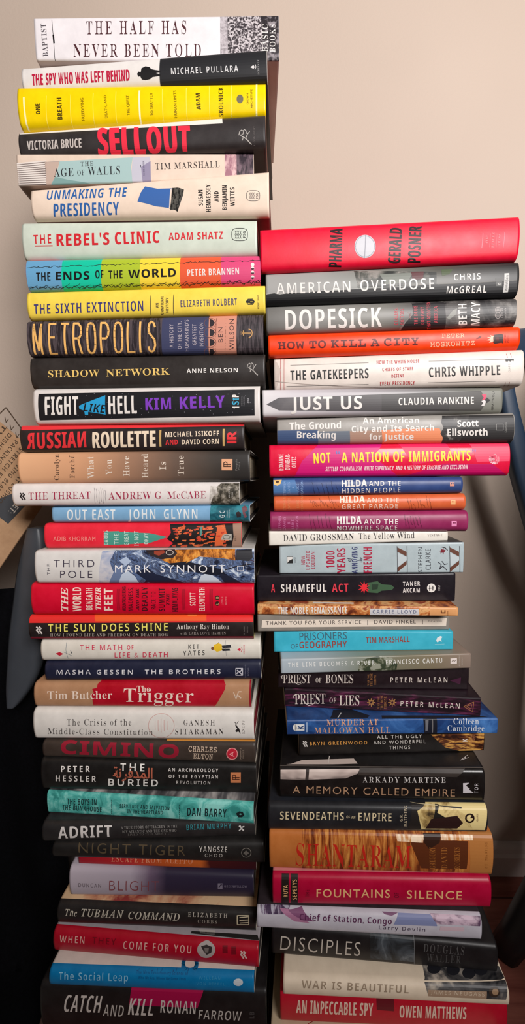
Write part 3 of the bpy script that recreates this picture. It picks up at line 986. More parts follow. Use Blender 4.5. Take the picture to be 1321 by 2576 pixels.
art += [P((226, 104, 58), (548, 1322), (566, 1320), (570, 1340), (560, 1372), (540, 1374), lay=2), P((90, 150, 142), (503, 1326), (510, 1324), (508, 1345), (503, 1350), lay=3), P((166, 132, 112), (586, 1317), (609, 1316), (609, 1376), (584, 1376), (588, 1350), lay=2), P((180, 176, 166), (556, 1358), (560, 1346), (568, 1343), (583, 1343), (583, 1359), lay=3), RING((60, 52, 44), 570, 1351, 9, 5, 1.2, lay=3), T('DIAL', 594.5, 1360, 594.5, 1346, 4, 'R', (70, 56, 48))]
bk(LEFT, (117, 1318), (609, 1315.5), (118.5, 1379), (609, 1376), 'h', (236, 42, 62), 'red hardcover with a teal wedge and an orange and black drawing', art, p=(0.003, 0.0), bulge=.003)
art = [P(photo([(0.3, (26, 30, 50)), (0.46, (96, 118, 160)), (0.52, (54, 58, 78)), (0.62, (120, 140, 176)), (0.72, (216, 226, 236))], 70, 7, (1, 1, 1.3), 1.2, seed=2), (288, 1384), (641, 1380), (641, 1466), (268, 1466), (280, 1440), (270, 1415)),
       P(photo([(0.35, (150, 164, 194)), (0.65, (206, 204, 210))], 60, 4), (258, 1386), (292, 1384), (276, 1412), (286, 1440), (276, 1466), (252, 1466), lay=1),
       P(photo([(0.35, (120, 66, 22)), (0.55, (206, 124, 42)), (0.7, (232, 160, 70))], 130, 4, (2, 1, 1)), (440, 1383), (592, 1380), (592, 1410), (560, 1404), (500, 1400), (470, 1416), (430, 1418), (405, 1408), (440, 1400), lay=1),
       P((42, 32, 34), (366, 1384), (440, 1382), (446, 1392), (436, 1403), (405, 1407), (380, 1398), lay=2), P((150, 60, 40), (388, 1386), (412, 1384), (416, 1390), (400, 1398), (388, 1394), lay=3), RING((200, 190, 180), 427, 1390, 9, 6, 1.5, lay=3), P((40, 40, 46), (593, 1384), (634, 1381), (636, 1402), (626, 1412), (596, 1408), lay=2), P((26, 30, 44), (420, 1418), (470, 1412), (520, 1424), (560, 1432), (566, 1444), (540, 1448), (470, 1436), lay=1),
       P((196, 210, 228), (290, 1466), (300, 1448), (322, 1436), (340, 1450), (352, 1466), lay=1), P((206, 216, 230), (498, 1466), (506, 1448), (524, 1440), (548, 1456), (560, 1466), lay=1), P((34, 40, 62), (340, 1440), (372, 1428), (392, 1444), (420, 1452), (470, 1466), (380, 1466), lay=1), P((36, 40, 58), (548, 1440), (580, 1450), (610, 1466), (566, 1466), lay=1), P((176, 192, 216), (300, 1410), (318, 1400), (330, 1412), (316, 1424), lay=1), P((110, 128, 164), (276, 1466), (296, 1420), (312, 1432), (300, 1466), lay=2),
       L((70, 40, 50), 2, (560, 1382), (592, 1398), (640, 1412)), L((30, 28, 34), 2.5, (566, 1434), (598, 1424), (640, 1418)),
       T('THE', 126.5, 1446, 126, 1419, 7.5, 'G', (64, 58, 74), 1, .25), T('THIRD', 135, 1426.5, 238.7, 1426.5, 18, 'G', (64, 58, 74), .85, .3), T('POLE', 150, 1453.7, 233, 1453.7, 18, 'G', (64, 58, 74), .85, .3), T('MARK', 288, 1440, 379, 1440, 18.5, 'G', (244, 242, 242), .95, .22), T('SYNNOTT', 403, 1440, 567, 1440, 18.5, 'G', (244, 242, 242), .95, .22),
       FRAME((240, 238, 238), 598, 1424, 613, 1436, 1.8, lay=3), T('DUTTON', 623, 1444.5, 622.5, 1414, 4.5, 'S', (226, 222, 222), .6, .3)]
bk(LEFT, (92.4, 1387), (640.6, 1379), (96.5, 1466), (641.5, 1467), 'h', (218, 215, 211), 'hardcover with a white end and a mountain picture of an orange climber', art, p=(-0.006, -0.006), bulge=.003, top=(214, 208, 202))
RE = (212, 10, 46)
DR = (64, 14, 24)
CW = (244, 218, 204)
art = []
for t, x, ya, yb, h, f_, c, w_ in (('THE', 171.5, 1537, 1479, 17, 'I', CW, 2.0), ('WORLD', 204.5, 1537, 1477, 21, 'S', CW, .85), ('BENEATH', 233, 1534.5, 1479, 16, 'S', CW, .7), ('THEIR', 254, 1534, 1478, 13, 'I', CW, 2.0), ('FEET', 284, 1537, 1481, 22, 'S', CW, 1.0),
    ('MOUNTAINEERING,', 317, 1537, 1474, 9, 'S', DR, .8), ('MADNESS,', 335, 1537, 1477, 11.5, 'S', DR, .7), ('AND THE', 350.5, 1534, 1481, 8, 'I', DR, 2.0), ('DEADLY', 371.5, 1537, 1477, 14.5, 'S', DR, .85), ('RACE TO', 392, 1533, 1488, 11.5, 'S', DR, .7), ('SUMMIT', 415, 1537, 1479, 15, 'S', DR, .9), ('THE', 426.5, 1523, 1493, 8, 'I', DR, 2), ('HIMALAYAS', 448, 1539, 1479, 14, 'S', DR, .75),
    ('SCOTT', 492, 1523.5, 1491, 14, 'S', CW, .75), ('ELLSWORTH', 515.5, 1537, 1478, 14, 'S', CW, .75), ('LITTLE,', 562, 1522, 1499, 4, 'G', (226, 140, 140), 1), ('BROWN', 570.5, 1522, 1501, 4, 'G', (226, 140, 140), 1)):
    art.append(T(t, x, ya, x - .5, yb, h, f_, c, w_))
for x0 in (295, 458, 528):
    for q in range(4):
        art.append(L((120, 16, 34), .9, (x0 + q * 2.2, 1482), (x0 + q * 2.2 + .6, 1534)))
for cy, t in ((1503.5, 'B'), (1518.5, 'L')):
    art += [E((50, 26, 22), 547, cy, 5.6, 5.8, lay=1, n=16), T(t, 550.5, cy + 3, 550.5, cy - 3, 7, 'S', (220, 180, 120), .7)]
bk(LEFT, (84, 1470), (640, 1470), (87, 1544.6), (640.6, 1545.6), 'h', RE, 'crimson hardcover covered in cream and dark red words set sideways in mixed lettering', art, p=(-0.003, -0.006), bulge=.0035, rad=.006)
YE = (244, 232, 112)
bk(LEFT, (77.5, 1550), (639.7, 1547.5), (81.5, 1607), (638, 1606), 'h', (38, 31, 31), 'black hardcover with yellow capitals and a red band along its upper edge',
   [B((226, 46, 44), 74, 642, .7, 1.0), B((236, 92, 40), 240, 520, .76, 1.0, lay=1), B((126, 30, 46), 74, 642, 0, .09), E((240, 130, 60), 484, 1548.5, 12, 2.5, lay=2), T('THE SUN DOES SHINE', 121, 1589, 424, 1586, 18.5, 'S', YE, .68, .1), T('HOW I FOUND LIFE AND FREEDOM ON DEATH ROW', 126.5, 1600.5, 423.5, 1600, 6.5, 'R', (190, 180, 170), .7, .15),
    T('Anthony Ray Hinton', 445, 1582, 576.5, 1582, 12, 'R', (226, 218, 208), .65, .06), T('with LARA LOVE HARDIN', 454, 1596.5, 568.5, 1595.4, 6.5, 'R', (160, 150, 144), .65, .1)] + tick(92, 1577, (226, 218, 212), 1.05) + [T("ST. MARTIN'S", 616, 1596, 616, 1574, 3, 'R', (120, 112, 108)), T('PRESS', 624, 1592, 624, 1576, 3, 'R', (120, 112, 108))],
   p=(-0.003, -0.0045), bulge=.003, edge=(232, 220, 150))
MC = (204, 34, 72)
bk(LEFT, (108.7, 1612.5), (655.5, 1608), (111.4, 1660), (656.5, 1656.5), 'h', (220, 214, 202), 'off-white hardcover with pinkish red capitals and a tiny yellow-shirted figure lying sideways',
   [T('THE MATH', 201.6, 1636, 309.5, 1635, 13.5, 'S', MC, .65, .18), T('OF', 319, 1634, 337, 1633.6, 10.5, 'S', MC, .6, .1), T('LIFE & DEATH', 287, 1654, 424, 1653, 12.5, 'S', MC, .68, .12), T('KIT', 473, 1632.5, 501.5, 1632.5, 11.5, 'S', (40, 38, 38), .62, .3), T('YATES', 460.5, 1649, 516, 1647.7, 11.5, 'S', (40, 38, 38), .62, .22),
    P((226, 184, 40), (538, 1622), (550, 1618), (558, 1621), (559, 1636), (546, 1640), (538, 1634), lay=1), P((40, 40, 48), (558, 1624), (580, 1622), (582, 1629), (560, 1631), lay=1), P((40, 40, 48), (558, 1632), (578, 1632), (579, 1637), (560, 1638), lay=1), E((120, 80, 54), 535, 1631, 4, 4, lay=2, n=12), L((50, 44, 40), 1.6, (545, 1622), (551, 1616)), L((150, 150, 150), .9, (568, 1611), (567, 1622), (570, 1650)),
    P((196, 40, 60), (140, 1644), (150, 1640), (160, 1645), (150, 1650), lay=1), L((110, 120, 130), .9, (168, 1616), (166, 1636), (172, 1656)), L((110, 120, 130), .9, (160, 1640), (182, 1650)), L((30, 40, 50), 1.5, (178, 1637), (181, 1644))] + flame(603, 1634.5, .8, (206, 46, 70)) + [T('SCRIBNER', 616, 1646, 616, 1622, 3.5, 'R', (214, 120, 130))],
   p=(0.001, -0.004), bulge=.003, rad=.005, case=(214, 205, 190))
bk(LEFT, (119.6, 1664), (657, 1659.5), (119.6, 1710), (657.8, 1706), 'h', (32, 35, 56), 'dark navy hardcover with widely spaced white capitals and a small square mark',
   [T('MASHA GESSEN', 140.6, 1696.3, 336, 1696, 11, 'S', (232, 230, 232), .68, .28), T('THE BROTHERS', 364, 1695.7, 556, 1695, 11, 'S', (232, 230, 232), .68, .28), FRAME((206, 204, 210), 593.5, 1681.5, 610.5, 1698.5, 2, lay=1), L((206, 204, 210), 2.2, (596, 1695), (600, 1688), (605, 1690), (608, 1684)), L((206, 204, 210), 2.2, (597, 1686), (608, 1696)), T('RIVERHEAD', 619, 1704, 619, 1672, 3, 'G', (120, 120, 136)), T('BOOKS', 626.5, 1700, 626.5, 1680, 3, 'G', (120, 120, 136))],
   p=(0.003, -0.003), bulge=.003)
CT = (236, 216, 200)
bk(LEFT, (90, 1711), (633, 1709.6), (95, 1774), (633, 1776.7), 'h', (176, 132, 98), 'tan hardcover with a large dark red blotch and cream serif lettering',
   [P(stock((178, 14, 36), .35, 12, 30), (256, 1711), (400, 1710), (564, 1709.5), (568, 1722), (566, 1734), (556, 1752), (548, 1766), (540, 1777), (430, 1776), (300, 1775), (236, 1775), (232, 1752), (228, 1748), (236, 1742), (232, 1733), (244, 1730), (246, 1720)),
    T('Tim Butcher', 119, 1759, 282, 1758, 20, 'R', CT, .85, .0), T('Trigger', 311, 1765, 486.6, 1766.5, 33, 'R', CT, .85, .02), T('The', 344.5, 1740, 377, 1740, 15, 'R', CT, .8, .02), L((214, 188, 166), 3, (590, 1752), (600, 1750), (606, 1756)), L((214, 188, 166), 2.5, (588, 1742), (594, 1758), (600, 1740), (607, 1740)), V((150, 20, 36), 631, 631, 4)],
   solve=.012, bulge=.0045, rad=.009)
art = [T('The Crisis of the', 168, 1824.4, 331, 1824.4, 15.5, 'R', (64, 58, 56), .55, .09), T('Middle-Class Constitution', 120, 1846, 385, 1849, 14, 'R', (64, 58, 56), .55, .09), RING((206, 164, 156), 406, 1825.5, 32.5, 30.5, 1.4, n=36)]
for q in range(5):
    art.append(L((206, 160, 154), 1.2, (391 + q * 7.5, 1842 - abs(q - 2) * 3), (390.5 + q * 7.5, 1808 + abs(q - 2) * 3)))
art += [T('GANESH', 461.5, 1824.4, 541, 1824.4, 13.5, 'R', (64, 58, 56), .55, .22), T('SITARAMAN', 440, 1847, 562.4, 1846.5, 13.5, 'R', (64, 58, 56), .55, .2),
        P((40, 36, 36), (589, 1816), (594, 1818), (596, 1826), (602, 1833), (606, 1846), (600, 1840), (594, 1842), (592, 1838), (597, 1833), (592, 1826), (593, 1820), lay=1), L((40, 36, 36), 1.2, (596, 1820), (600, 1814)), T('KNOPF', 616, 1846, 615.5, 1812, 6.5, 'R', (110, 102, 98), .6, .15)]
bk(LEFT, (93, 1777), (638.8, 1782), (90, 1854), (640.6, 1857), 'h', (222, 217, 210), 'white hardcover with thin black serif lettering in two lines and a faint round seal', art, solve=.014, bulge=.0045, rad=.011, case=(120, 30, 40))
bk(LEFT, (111, 1858), (642, 1861), (114, 1899), (644, 1917), 'h', (62, 52, 46), 'dark brown hardcover with one fat dark red word and a round red badge',
   [T('CIMINO', 150, 1896, 452, 1908, 35, 'S', (150, 28, 48), 1.55, .04), T('CHARLES', 474, 1890, 546, 1892.5, 13, 'M', (206, 182, 160), 1.2), T('ELTON', 486, 1907.8, 535, 1910, 13, 'M', (206, 182, 160), 1.2), B((206, 140, 60), 420, 644, .93, 1.0), E((190, 34, 54), 584, 1896, 13.5, 14, lay=1), RING((232, 150, 150), 584, 1896, 13.5, 14, 2.2, lay=2), T('A', 590, 1904, 590, 1889, 13, 'G', (236, 160, 160), .9), T('ABRAMS', 607, 1910, 607, 1882, 3.5, 'G', (160, 140, 124)), T('PRESS', 614, 1908, 614, 1886, 3.5, 'G', (160, 140, 124))],
   solve=.012, bulge=.002, rad=.004)
art = [T('PETER', 152.6, 1941.6, 226, 1941.6, 15, 'S', (238, 232, 226), .85, .3), T('HESSLER', 139, 1965, 241.4, 1966.6, 14.5, 'S', (224, 218, 212), .85, .3), T('a', 283, 1956, 384, 1959, 20, 'A', (176, 96, 74), 1.6), T('THE', 302.5, 1939, 365, 1940.5, 19, 'S', (240, 236, 230), .8, .3), T('BURIED', 270, 1976, 399, 1978, 17, 'S', (230, 226, 220), .95, .22),
       T('AN ARCHAEOLOGY', 423.4, 1940.5, 549, 1942, 8.5, 'S', (224, 218, 212), .8, .25), T('OF THE EGYPTIAN', 424, 1957, 549, 1958.5, 8.5, 'S', (214, 208, 202), .8, .25), T('REVOLUTION', 442.5, 1972, 530, 1973, 8, 'S', (204, 198, 192), .8, .25)] + peng(580, 1942.7, 606, 1969, (196, 122, 80), (70, 36, 24))
bk(LEFT, (108, 1902), (645, 1918), (112, 1980), (647, 1991.5), 'h', (29, 27, 26), 'black hardcover with white capitals around an orange Arabic word', art, solve=.012, bulge=.003)
TD = (26, 44, 46)
art = [B(photo([(0.3, (52, 138, 130)), (0.5, (84, 180, 170)), (0.7, (142, 214, 204))], 60, 7, (1, 1, 1), 1.0), 122, 642), T('THE BOYS IN', 169, 2023, 243.6, 2025.5, 14.5, 'S', TD, .75, .08), T('THE BUNKHOUSE', 157, 2037, 256, 2042.4, 13, 'S', TD, .75, .08), T('SERVITUDE AND SALVATION', 301, 2031.5, 426.7, 2038, 9.5, 'S', TD, .75, .06), T('IN THE HEARTLAND', 320.4, 2045, 410, 2049, 9.5, 'S', TD, .75, .06), T('DAN BARRY', 470, 2052, 569.5, 2055.5, 20, 'S', TD, .75, .07),
       P((24, 36, 38), (594, 2046), (602, 2041), (611, 2043), (615, 2050), (609, 2056), (600, 2056), (596, 2051), lay=1), E((96, 170, 160), 605, 2048, 3, 2, lay=2, n=10)]
for q in range(8):
    art += [L(TD, 1.6, (281, 2012 + q * 4.6), (281, 2014.5 + q * 4.6)), L(TD, 1.6, (451.5, 2024 + q * 4.6), (451.5, 2026.5 + q * 4.6))]
bk(LEFT, (122.4, 1985.7), (638, 2015.7), (123.4, 2039.7), (639.7, 2068.8), 'h', (60, 140, 134), 'mottled teal hardcover with small black capitals and a grey photo on its upper cover', art, solve=.03, bulge=.0015, rad=.003, edge=(205, 200, 190),
   top=photo([(0.3, (40, 40, 42)), (0.5, (92, 90, 92)), (0.75, (190, 184, 180))], 30, 3, (1.6, .5, 1)))
bk(LEFT, (110, 2066), (643, 2072), (115, 2112), (644, 2096), 'h', (40, 38, 38), 'black hardcover with one chunky white word, just under the mottled teal one',
   [T('ADRIFT', 148, 2109, 282.5, 2104.5, 29, 'S', (220, 214, 210), .95, .06), T('A TRUE STORY OF TRAGEDY IN THE', 305, 2085.5, 446, 2081.4, 6.5, 'R', (150, 146, 142), .75, .1), T('ICY ATLANTIC AND THE ONE WHO', 308, 2095.6, 444, 2092, 6.5, 'R', (140, 136, 132), .75, .1), T('LIVED TO TELL ABOUT IT', 321.5, 2102, 430.5, 2099, 5, 'R', (110, 106, 102), .75, .1), T('BRIAN MURPHY', 468.7, 2088, 582, 2083.6, 13.5, 'S', (50, 130, 138), .75, .1), L((214, 210, 206), 3, (602, 2078), (606, 2082), (614, 2079)), L((214, 210, 206), 3, (602, 2089), (608, 2084), (613, 2088)), L((214, 210, 206), 2, (604, 2076), (612, 2090))],
   p=(-0.018, -0.018), bulge=.003, top=(46, 43, 44))
bk(LEFT, (136, 2110), (667, 2107), (140, 2148), (664, 2165), 'h', (33, 31, 30), 'wide black hardcover with faint bronze capitals, above the thin red and orange paperback',
   [T('NIGHT TIGER', 196, 2144.6, 466, 2152.8, 25, 'G', (88, 74, 54), .8, .16), T('YANGSZE', 501.4, 2142.5, 572, 2143.5, 13.5, 'S', (214, 208, 200), .6, .12), T('CHOO', 515, 2156, 560, 2156.6, 9, 'G', (190, 184, 176), 1, .35), RING((120, 114, 106), 619.6, 2145, 12, 11.5, 1.6), P((100, 94, 88), (612, 2146), (619, 2139), (627, 2146), (619, 2152), lay=1)], dp=(0.0, -0.006), bulge=.004)
bk(LEFT, (199, 2150), (645, 2166), (199, 2170.5), (645, 2187), 'p', [(199, (160, 22, 40)), (330, (190, 40, 42)), (400, (190, 84, 36)), (505, (196, 96, 40)), (530, (70, 24, 24)), (640, (54, 18, 24))],
   'thin red to orange paperback mostly hidden under the wide black hardcover', [T('ESCAPE FROM ALEPPO', 279.6, 2167, 485, 2173, 14, 'R', (226, 150, 116), .6, .08)], dp=(0.004, 0.006))
bk(LEFT, (181, 2176), (639.7, 2188), (181, 2244.7), (638.8, 2249.5), 'h', [(177, (190, 178, 188)), (330, (170, 158, 170)), (380, (104, 86, 106)), (420, (48, 40, 60)), (640, (40, 34, 54))],
   'hardcover fading from pale lilac grey to near black, with thin faint lettering',
   [T('DUNCAN', 197, 2230.7, 254.5, 2232.4, 9.5, 'G', (104, 92, 98), 1, .25), T('BLIGHT', 272.5, 2239.5, 400.5, 2241, 24, 'G', (130, 66, 70), .55, .1), BOX((120, 112, 128), 548, 2222, 560, 2236, lay=1), L((44, 36, 56), 2, (551, 2232), (556, 2225), (559, 2226)), T('GREENWILLOW', 564, 2231.5, 621, 2232.5, 5.5, 'S', (112, 104, 120), .8, .15)], dp=(-0.003, -0.004), bulge=.0045, rad=.01)
bk(LEFT, (152, 2260.5), (643, 2281.7), (150, 2312), (646, 2333), 'h', (37, 33, 32), 'black hardcover with italic capitals, its cream and rust upper cover showing',
   [T('The', 163.5, 2303, 193.5, 2305, 17, 'I', (196, 188, 172), 1.3, .1), T('TUBMAN', 204, 2305, 309, 2309.5, 19, 'I', (196, 188, 172), 1.3, .13), T('COMMAND', 322.6, 2311, 452, 2316, 18, 'I', (196, 188, 172), 1.3, .1), T('ELIZABETH', 473, 2305.4, 572, 2308.7, 10.5, 'R', (186, 178, 166), .7, .3), T('COBBS', 497, 2321, 546.6, 2323.4, 8, 'R', (150, 142, 132), .7, .3), FRAME((206, 192, 162), 597, 2303, 626, 2326, 2, lay=1), L((206, 192, 162), 2.2, (603, 2308), (624, 2306)), L((206, 192, 162), 2.2, (603, 2315), (624, 2314)), L((206, 192, 162), 2.2, (604, 2322), (624, 2321))],
   solve=.08, bulge=.003, rad=.005, top=photo([(0.3, (150, 60, 56)), (0.45, (206, 150, 116)), (0.6, (226, 190, 150))], 22, 5, (1, 1, 1)))
art = [T('WHEN', 150, 2369.7, 214, 2373.5, 17, 'S', (226, 178, 166), .62, .15), T('THEY', 231.6, 2373, 291.5, 2377, 16, 'S', (120, 10, 26), .7, .12), T('COME FOR YOU', 309, 2386, 482, 2398, 19, 'S', (226, 178, 166), .62, .16), E((176, 166, 162), 519, 2388.8, 23, 21, lay=1), P((54, 48, 48), (506, 2380), (520, 2376), (534, 2382), (532, 2396), (520, 2402), (512, 2392), lay=2), P((120, 112, 108), (514, 2384), (526, 2384), (524, 2396), (516, 2396), lay=3)] + tick(606, 2393, (220, 190, 182), 1.1) + [BOX((120, 8, 26), 560, 2378, 573, 2398, lay=1), BOX((120, 8, 26), 582, 2381, 594, 2401, lay=1)]
art += [P((40, 38, 36), (482, 2342), (648, 2352), (652, 2366), (480, 2348), cover=True, lay=0), P((196, 188, 180), (500, 2338), (542, 2340), (540, 2352), (505, 2348), cover=True, lay=0)]
bk(LEFT, (143, 2325), (650, 2367.5), (140, 2380), (653, 2424), 'h', (176, 12, 38), 'deep red hardcover with an oval grey portrait, above the bright blue hardcover', art, solve=.08, bulge=.003, rad=.005, top=(170, 162, 166))
art = [T('The Social Leap', 148, 2464, 322.6, 2468, 18.5, 'S', (150, 200, 226), .62, .09), T('The New Evolutionary Science of', 343, 2449, 473, 2453, 6.5, 'S', (16, 84, 138), .7, .05), T('Who We Are, Where We Come From', 348, 2462, 468, 2466, 6.5, 'S', (16, 84, 138), .7, .05), T('WILLIAM', 500, 2463, 558, 2464, 7, 'S', (60, 150, 196), .6, .2), T('VON HIPPEL', 494, 2477, 566, 2479, 7, 'S', (60, 150, 196), .6, .2), E((206, 214, 220), 599.5, 2471, 12, 9.5, lay=1),
       P((44, 22, 28), (193, 2386), (203, 2386), (199, 2393), (190, 2393), cover=True, lay=0), RING((20, 120, 176), 478, 2424, 17, 16, 9, cover=True, lay=0)]
bk(LEFT, (129, 2423), (640, 2441), (131.7, 2466.7), (640, 2487.5), 'h', (6, 122, 180), 'bright blue hardcover with a plain white upper cover, pale blue lettering', art, solve=.08, bulge=.003, rad=.004, top=(226, 216, 206))
bk(LEFT, (108, 2478), (671, 2498), (112, 2573), (672, 2598), 'h', (31, 28, 28), 'black hardcover with slanted white capitals over a magenta block',
   [P((176, 14, 74), (331, 2484), (512, 2491), (497, 2536), (325, 2528)), T('CATCH', 158, 2544, 252, 2547, 42, 'S', (222, 212, 204), .7, .05, .16), T('AND', 259, 2555, 310.6, 2557, 28, 'S', (206, 198, 190), .62, .05, .1), T('KILL', 320, 2552, 384, 2555, 42, 'S', (222, 212, 204), .72, .06, .14), T('RONAN', 401.6, 2546.8, 493, 2550.6, 31, 'S', (214, 206, 198), .66, .06, .04), T('FARROW', 497, 2563, 606, 2567, 23, 'S', (206, 198, 190), .66, .05, .08), T('LB', 640, 2562, 640, 2544, 12, 'S', (70, 66, 66))],
   dp=(0.002, 0.002), thick=.058, bulge=.005, rad=.008)
bk(LEFT, (104, 2580), (668, 2604), (106, 2650), (666, 2680), 'h', (70, 52, 46), 'brown hardcover on the floor carrying the whole left stack', [], dp=(.004, .004), floor=True)

K = (34, 12, 16)
bk(RIGHT, (653.7, 581), (1301, 548), (657.4, 690), (1297.6, 660), 'h', (232, 12, 52), 'big glossy red hardcover with a white pill on its spine, topping the right stack',
   [T('PHARMA', 858.5, 673, 862, 576, 31, 'S', K, .9, .04), E((206, 206, 212), 918.5, 620, 26.5, 29, lay=1, n=40), RING((160, 160, 170), 918.5, 620, 24, 26.5, 1.6, lay=2, n=40), L((150, 150, 160), 2, (920, 592), (917, 649), lay=2), T('GERALD', 1007, 663, 1012, 574, 31, 'S', K, .9, .04), T('POSNER', 1057, 662, 1061, 570, 31, 'S', K, .9, .04),
    L((244, 110, 126), 1.8, (1212, 624), (1215, 587)), T('AVID', 1226.5, 614, 1227.5, 593, 5.5, 'R', (246, 130, 140), .7, .15), L((238, 90, 106), 1, (1231, 622), (1234, 588)), T('READER', 1242, 623, 1244, 586, 6, 'R', (246, 130, 140), .7, .12), L((238, 90, 106), 1, (1248, 622), (1250, 588)), T('PRESS', 1257.5, 618, 1259.5, 589, 5.5, 'R', (246, 130, 140), .7, .12), L((244, 110, 126), 1.8, (1266, 622), (1270, 585))],
   p=(-0.004, -0.007), rough=.42, bulge=.003, rad=.005, bot=(26, 22, 24), case=(24, 20, 22), W=.162)
art = [P(photo([(0.4, (36, 38, 36)), (0.55, (92, 92, 86)), (0.68, (146, 140, 134))], 55, 5, (1, 1, 1), .6), (890, 682), (1098, 684), (1098, 716), (900, 724)), P((120, 124, 116), (955, 690), (1040, 686), (1024, 710), (970, 716), lay=1), P((88, 40, 44), (1034, 684), (1066, 683), (1064, 702), (1038, 704), lay=2), P((70, 84, 52), (1110, 678), (1140, 677), (1130, 690), (1112, 694), lay=1),
       P((26, 26, 28), (668, 741), (690, 738), (704, 741), (730, 737), (764, 737), (800, 733), (850, 731), (900, 727), (1000, 722), (1101, 715), (1200, 712), (1300, 706), (1300, 756), (670, 773), lay=1), L((190, 188, 184), 1.2, (668, 740), (690, 737), (704, 740), (730, 736), (800, 732), (900, 726), lay=2), L((120, 118, 112), 1.0, (1101, 715), (1200, 711), (1300, 705), lay=2),
       T('AMERICAN', 696, 739.5, 884.5, 734, 26.5, 'S', WHT, .68, .1), T('OVERDOSE', 905, 732, 1094, 726.5, 26.5, 'S', WHT, .68, .1), T('CHRIS', 1141, 705.4, 1210, 702.6, 15.5, 'S', WHT, .72, .14), T('McGREAL', 1121.5, 738, 1224, 736, 17.5, 'S', WHT, .78, .1, .12),
       P((206, 204, 200), (1269, 688), (1281, 687), (1278, 735), (1265, 736), lay=2), T('PublicAffairs', 1276, 731, 1279, 692, 6, 'S', (40, 40, 40), .7), BOX((90, 90, 88), 1247, 700, 1263, 720, lay=2), T('B', 1261, 718, 1262, 712, 8, 'S', (220, 218, 214), .7)]
bk(RIGHT, (668.6, 691), (1301, 675.6), (670, 771.4), (1295, 751), 'h', [(668, (164, 163, 160)), (800, (158, 157, 154)), (940, (128, 130, 124)), (1100, (84, 82, 76)), (1200, (64, 62, 60)), (1300, (44, 44, 44))],
   'hardcover with a grey photo torn off above a black half, under the glossy red one', art, p=(-0.002, -0.006), bulge=.005, rad=.009, bot=(20, 20, 22))
PK = (204, 70, 84)
art = [P(photo([(0.35, (38, 35, 36)), (0.6, (88, 84, 82)), (0.75, (130, 126, 122))], 50, 5, (1, 1, 1), .8, seed=3), (1030, 760), (1296, 752), (1293, 824), (1000, 838), (1016, 812), (1030, 800), (1040, 778)), P((38, 34, 36), (1036, 764), (1116, 760), (1116, 832), (1006, 838), (1020, 812), (1040, 790), lay=1),
       P((146, 146, 140), (1124, 800), (1140, 780), (1150, 776), (1146, 792), (1130, 804), lay=2), T('DOPESICK', 715.5, 829.5, 959.6, 822.5, 49, 'S', WHT, .82, .05)]
for t, x, ya, yb in (('DEALERS,', 1001, 817, 773.6), ('DOCTORS,', 1017, 817, 775), ('THE DRUG', 1051, 816, 769.4), ('COMPANY', 1067.5, 816, 772), ('THAT ADDICTED', 1083.5, 828, 761.4), ('AMERICA', 1101.5, 812, 770.5)):
    art.append(T(t, x, ya, x - 1, yb, 9, 'S', PK, .65))
art += [T('and', 1034, 803, 1033.5, 786, 7, 'I', (150, 100, 100), 1.4), T('BETH', 1175, 818, 1173.5, 763, 21, 'S', WHT, .75, .08), T('MACY', 1206.5, 820, 1207.5, 761, 22, 'S', WHT, .75, .05)]
for cy, t in ((780, 'B'), (794, 'L')):
    art += [RING((190, 180, 176), 1252.5, cy, 6.5, 7, 1.2, lay=2, n=16), T(t, 1256, cy + 3, 1256, cy - 3, 7, 'R', (190, 180, 176), .6)]
art += [T('LITTLE', 1265.5, 799.5, 1264.5, 775, 4, 'S', (206, 200, 196), .6, .2), T('BROWN', 1274, 799, 1273, 775, 4, 'S', (206, 200, 196), .6, .2)]
bk(RIGHT, (669.5, 776), (1295, 752), (671.4, 845), (1291, 823.7), 'h', [(668, (112, 110, 106)), (800, (138, 136, 132)), (960, (128, 126, 120)), (1040, (96, 92, 90)), (1120, (58, 54, 54)), (1300, (50, 46, 46))],
   'grey hardcover with one very large white condensed word, above the bright orange one', art, p=(0.0, -0.005), bulge=.005, rad=.009, bot=(46, 40, 40), edge=(215, 212, 208))
MR = (96, 14, 12)
SAL = (250, 184, 150)
art = [T('HOW TO KILL A CITY', 699.6, 879, 1055, 867.3, 18.5, 'M', MR, 1.75, .05), T('PETER', 1111, 850, 1168, 849, 10, 'M', SAL, 1.6, .1), T('MOSKOWITZ', 1083, 873, 1196, 868.6, 11.5, 'M', SAL, 1.6, .06), P((60, 30, 30), (1244, 842), (1262, 840), (1266, 842), (1266, 864), (1262, 862), (1244, 865), (1240, 860), (1241, 845), lay=1), BOX((96, 34, 34), 1248, 848, 1255, 857, lay=2),
       P((252, 206, 180), (1243, 846), (1232, 843), (1236, 848), (1225, 848), (1233, 852), (1224, 856), (1234, 857), (1230, 862), (1243, 860), lay=1), P((110, 30, 20), (1197, 853), (1206, 846), (1212, 846), (1208, 851), (1203, 852), lay=1), T('NATION', 1274, 862, 1273, 842, 4, 'M', (190, 50, 20), 1.4), T('BOOKS', 1280, 862, 1279, 844, 4, 'M', (190, 50, 20), 1.4)]
bk(RIGHT, (674, 848.7), (1302, 825.6), (677, 901.8), (1300, 882.4), 'h', (250, 64, 8), 'bright orange hardcover with spaced dark red slab capitals and a small burning matchbox', art, p=(-0.001, -0.006), bulge=.003, rad=.007, bot=(70, 40, 30))
GK = (190, 56, 64)
GR = (120, 114, 110)
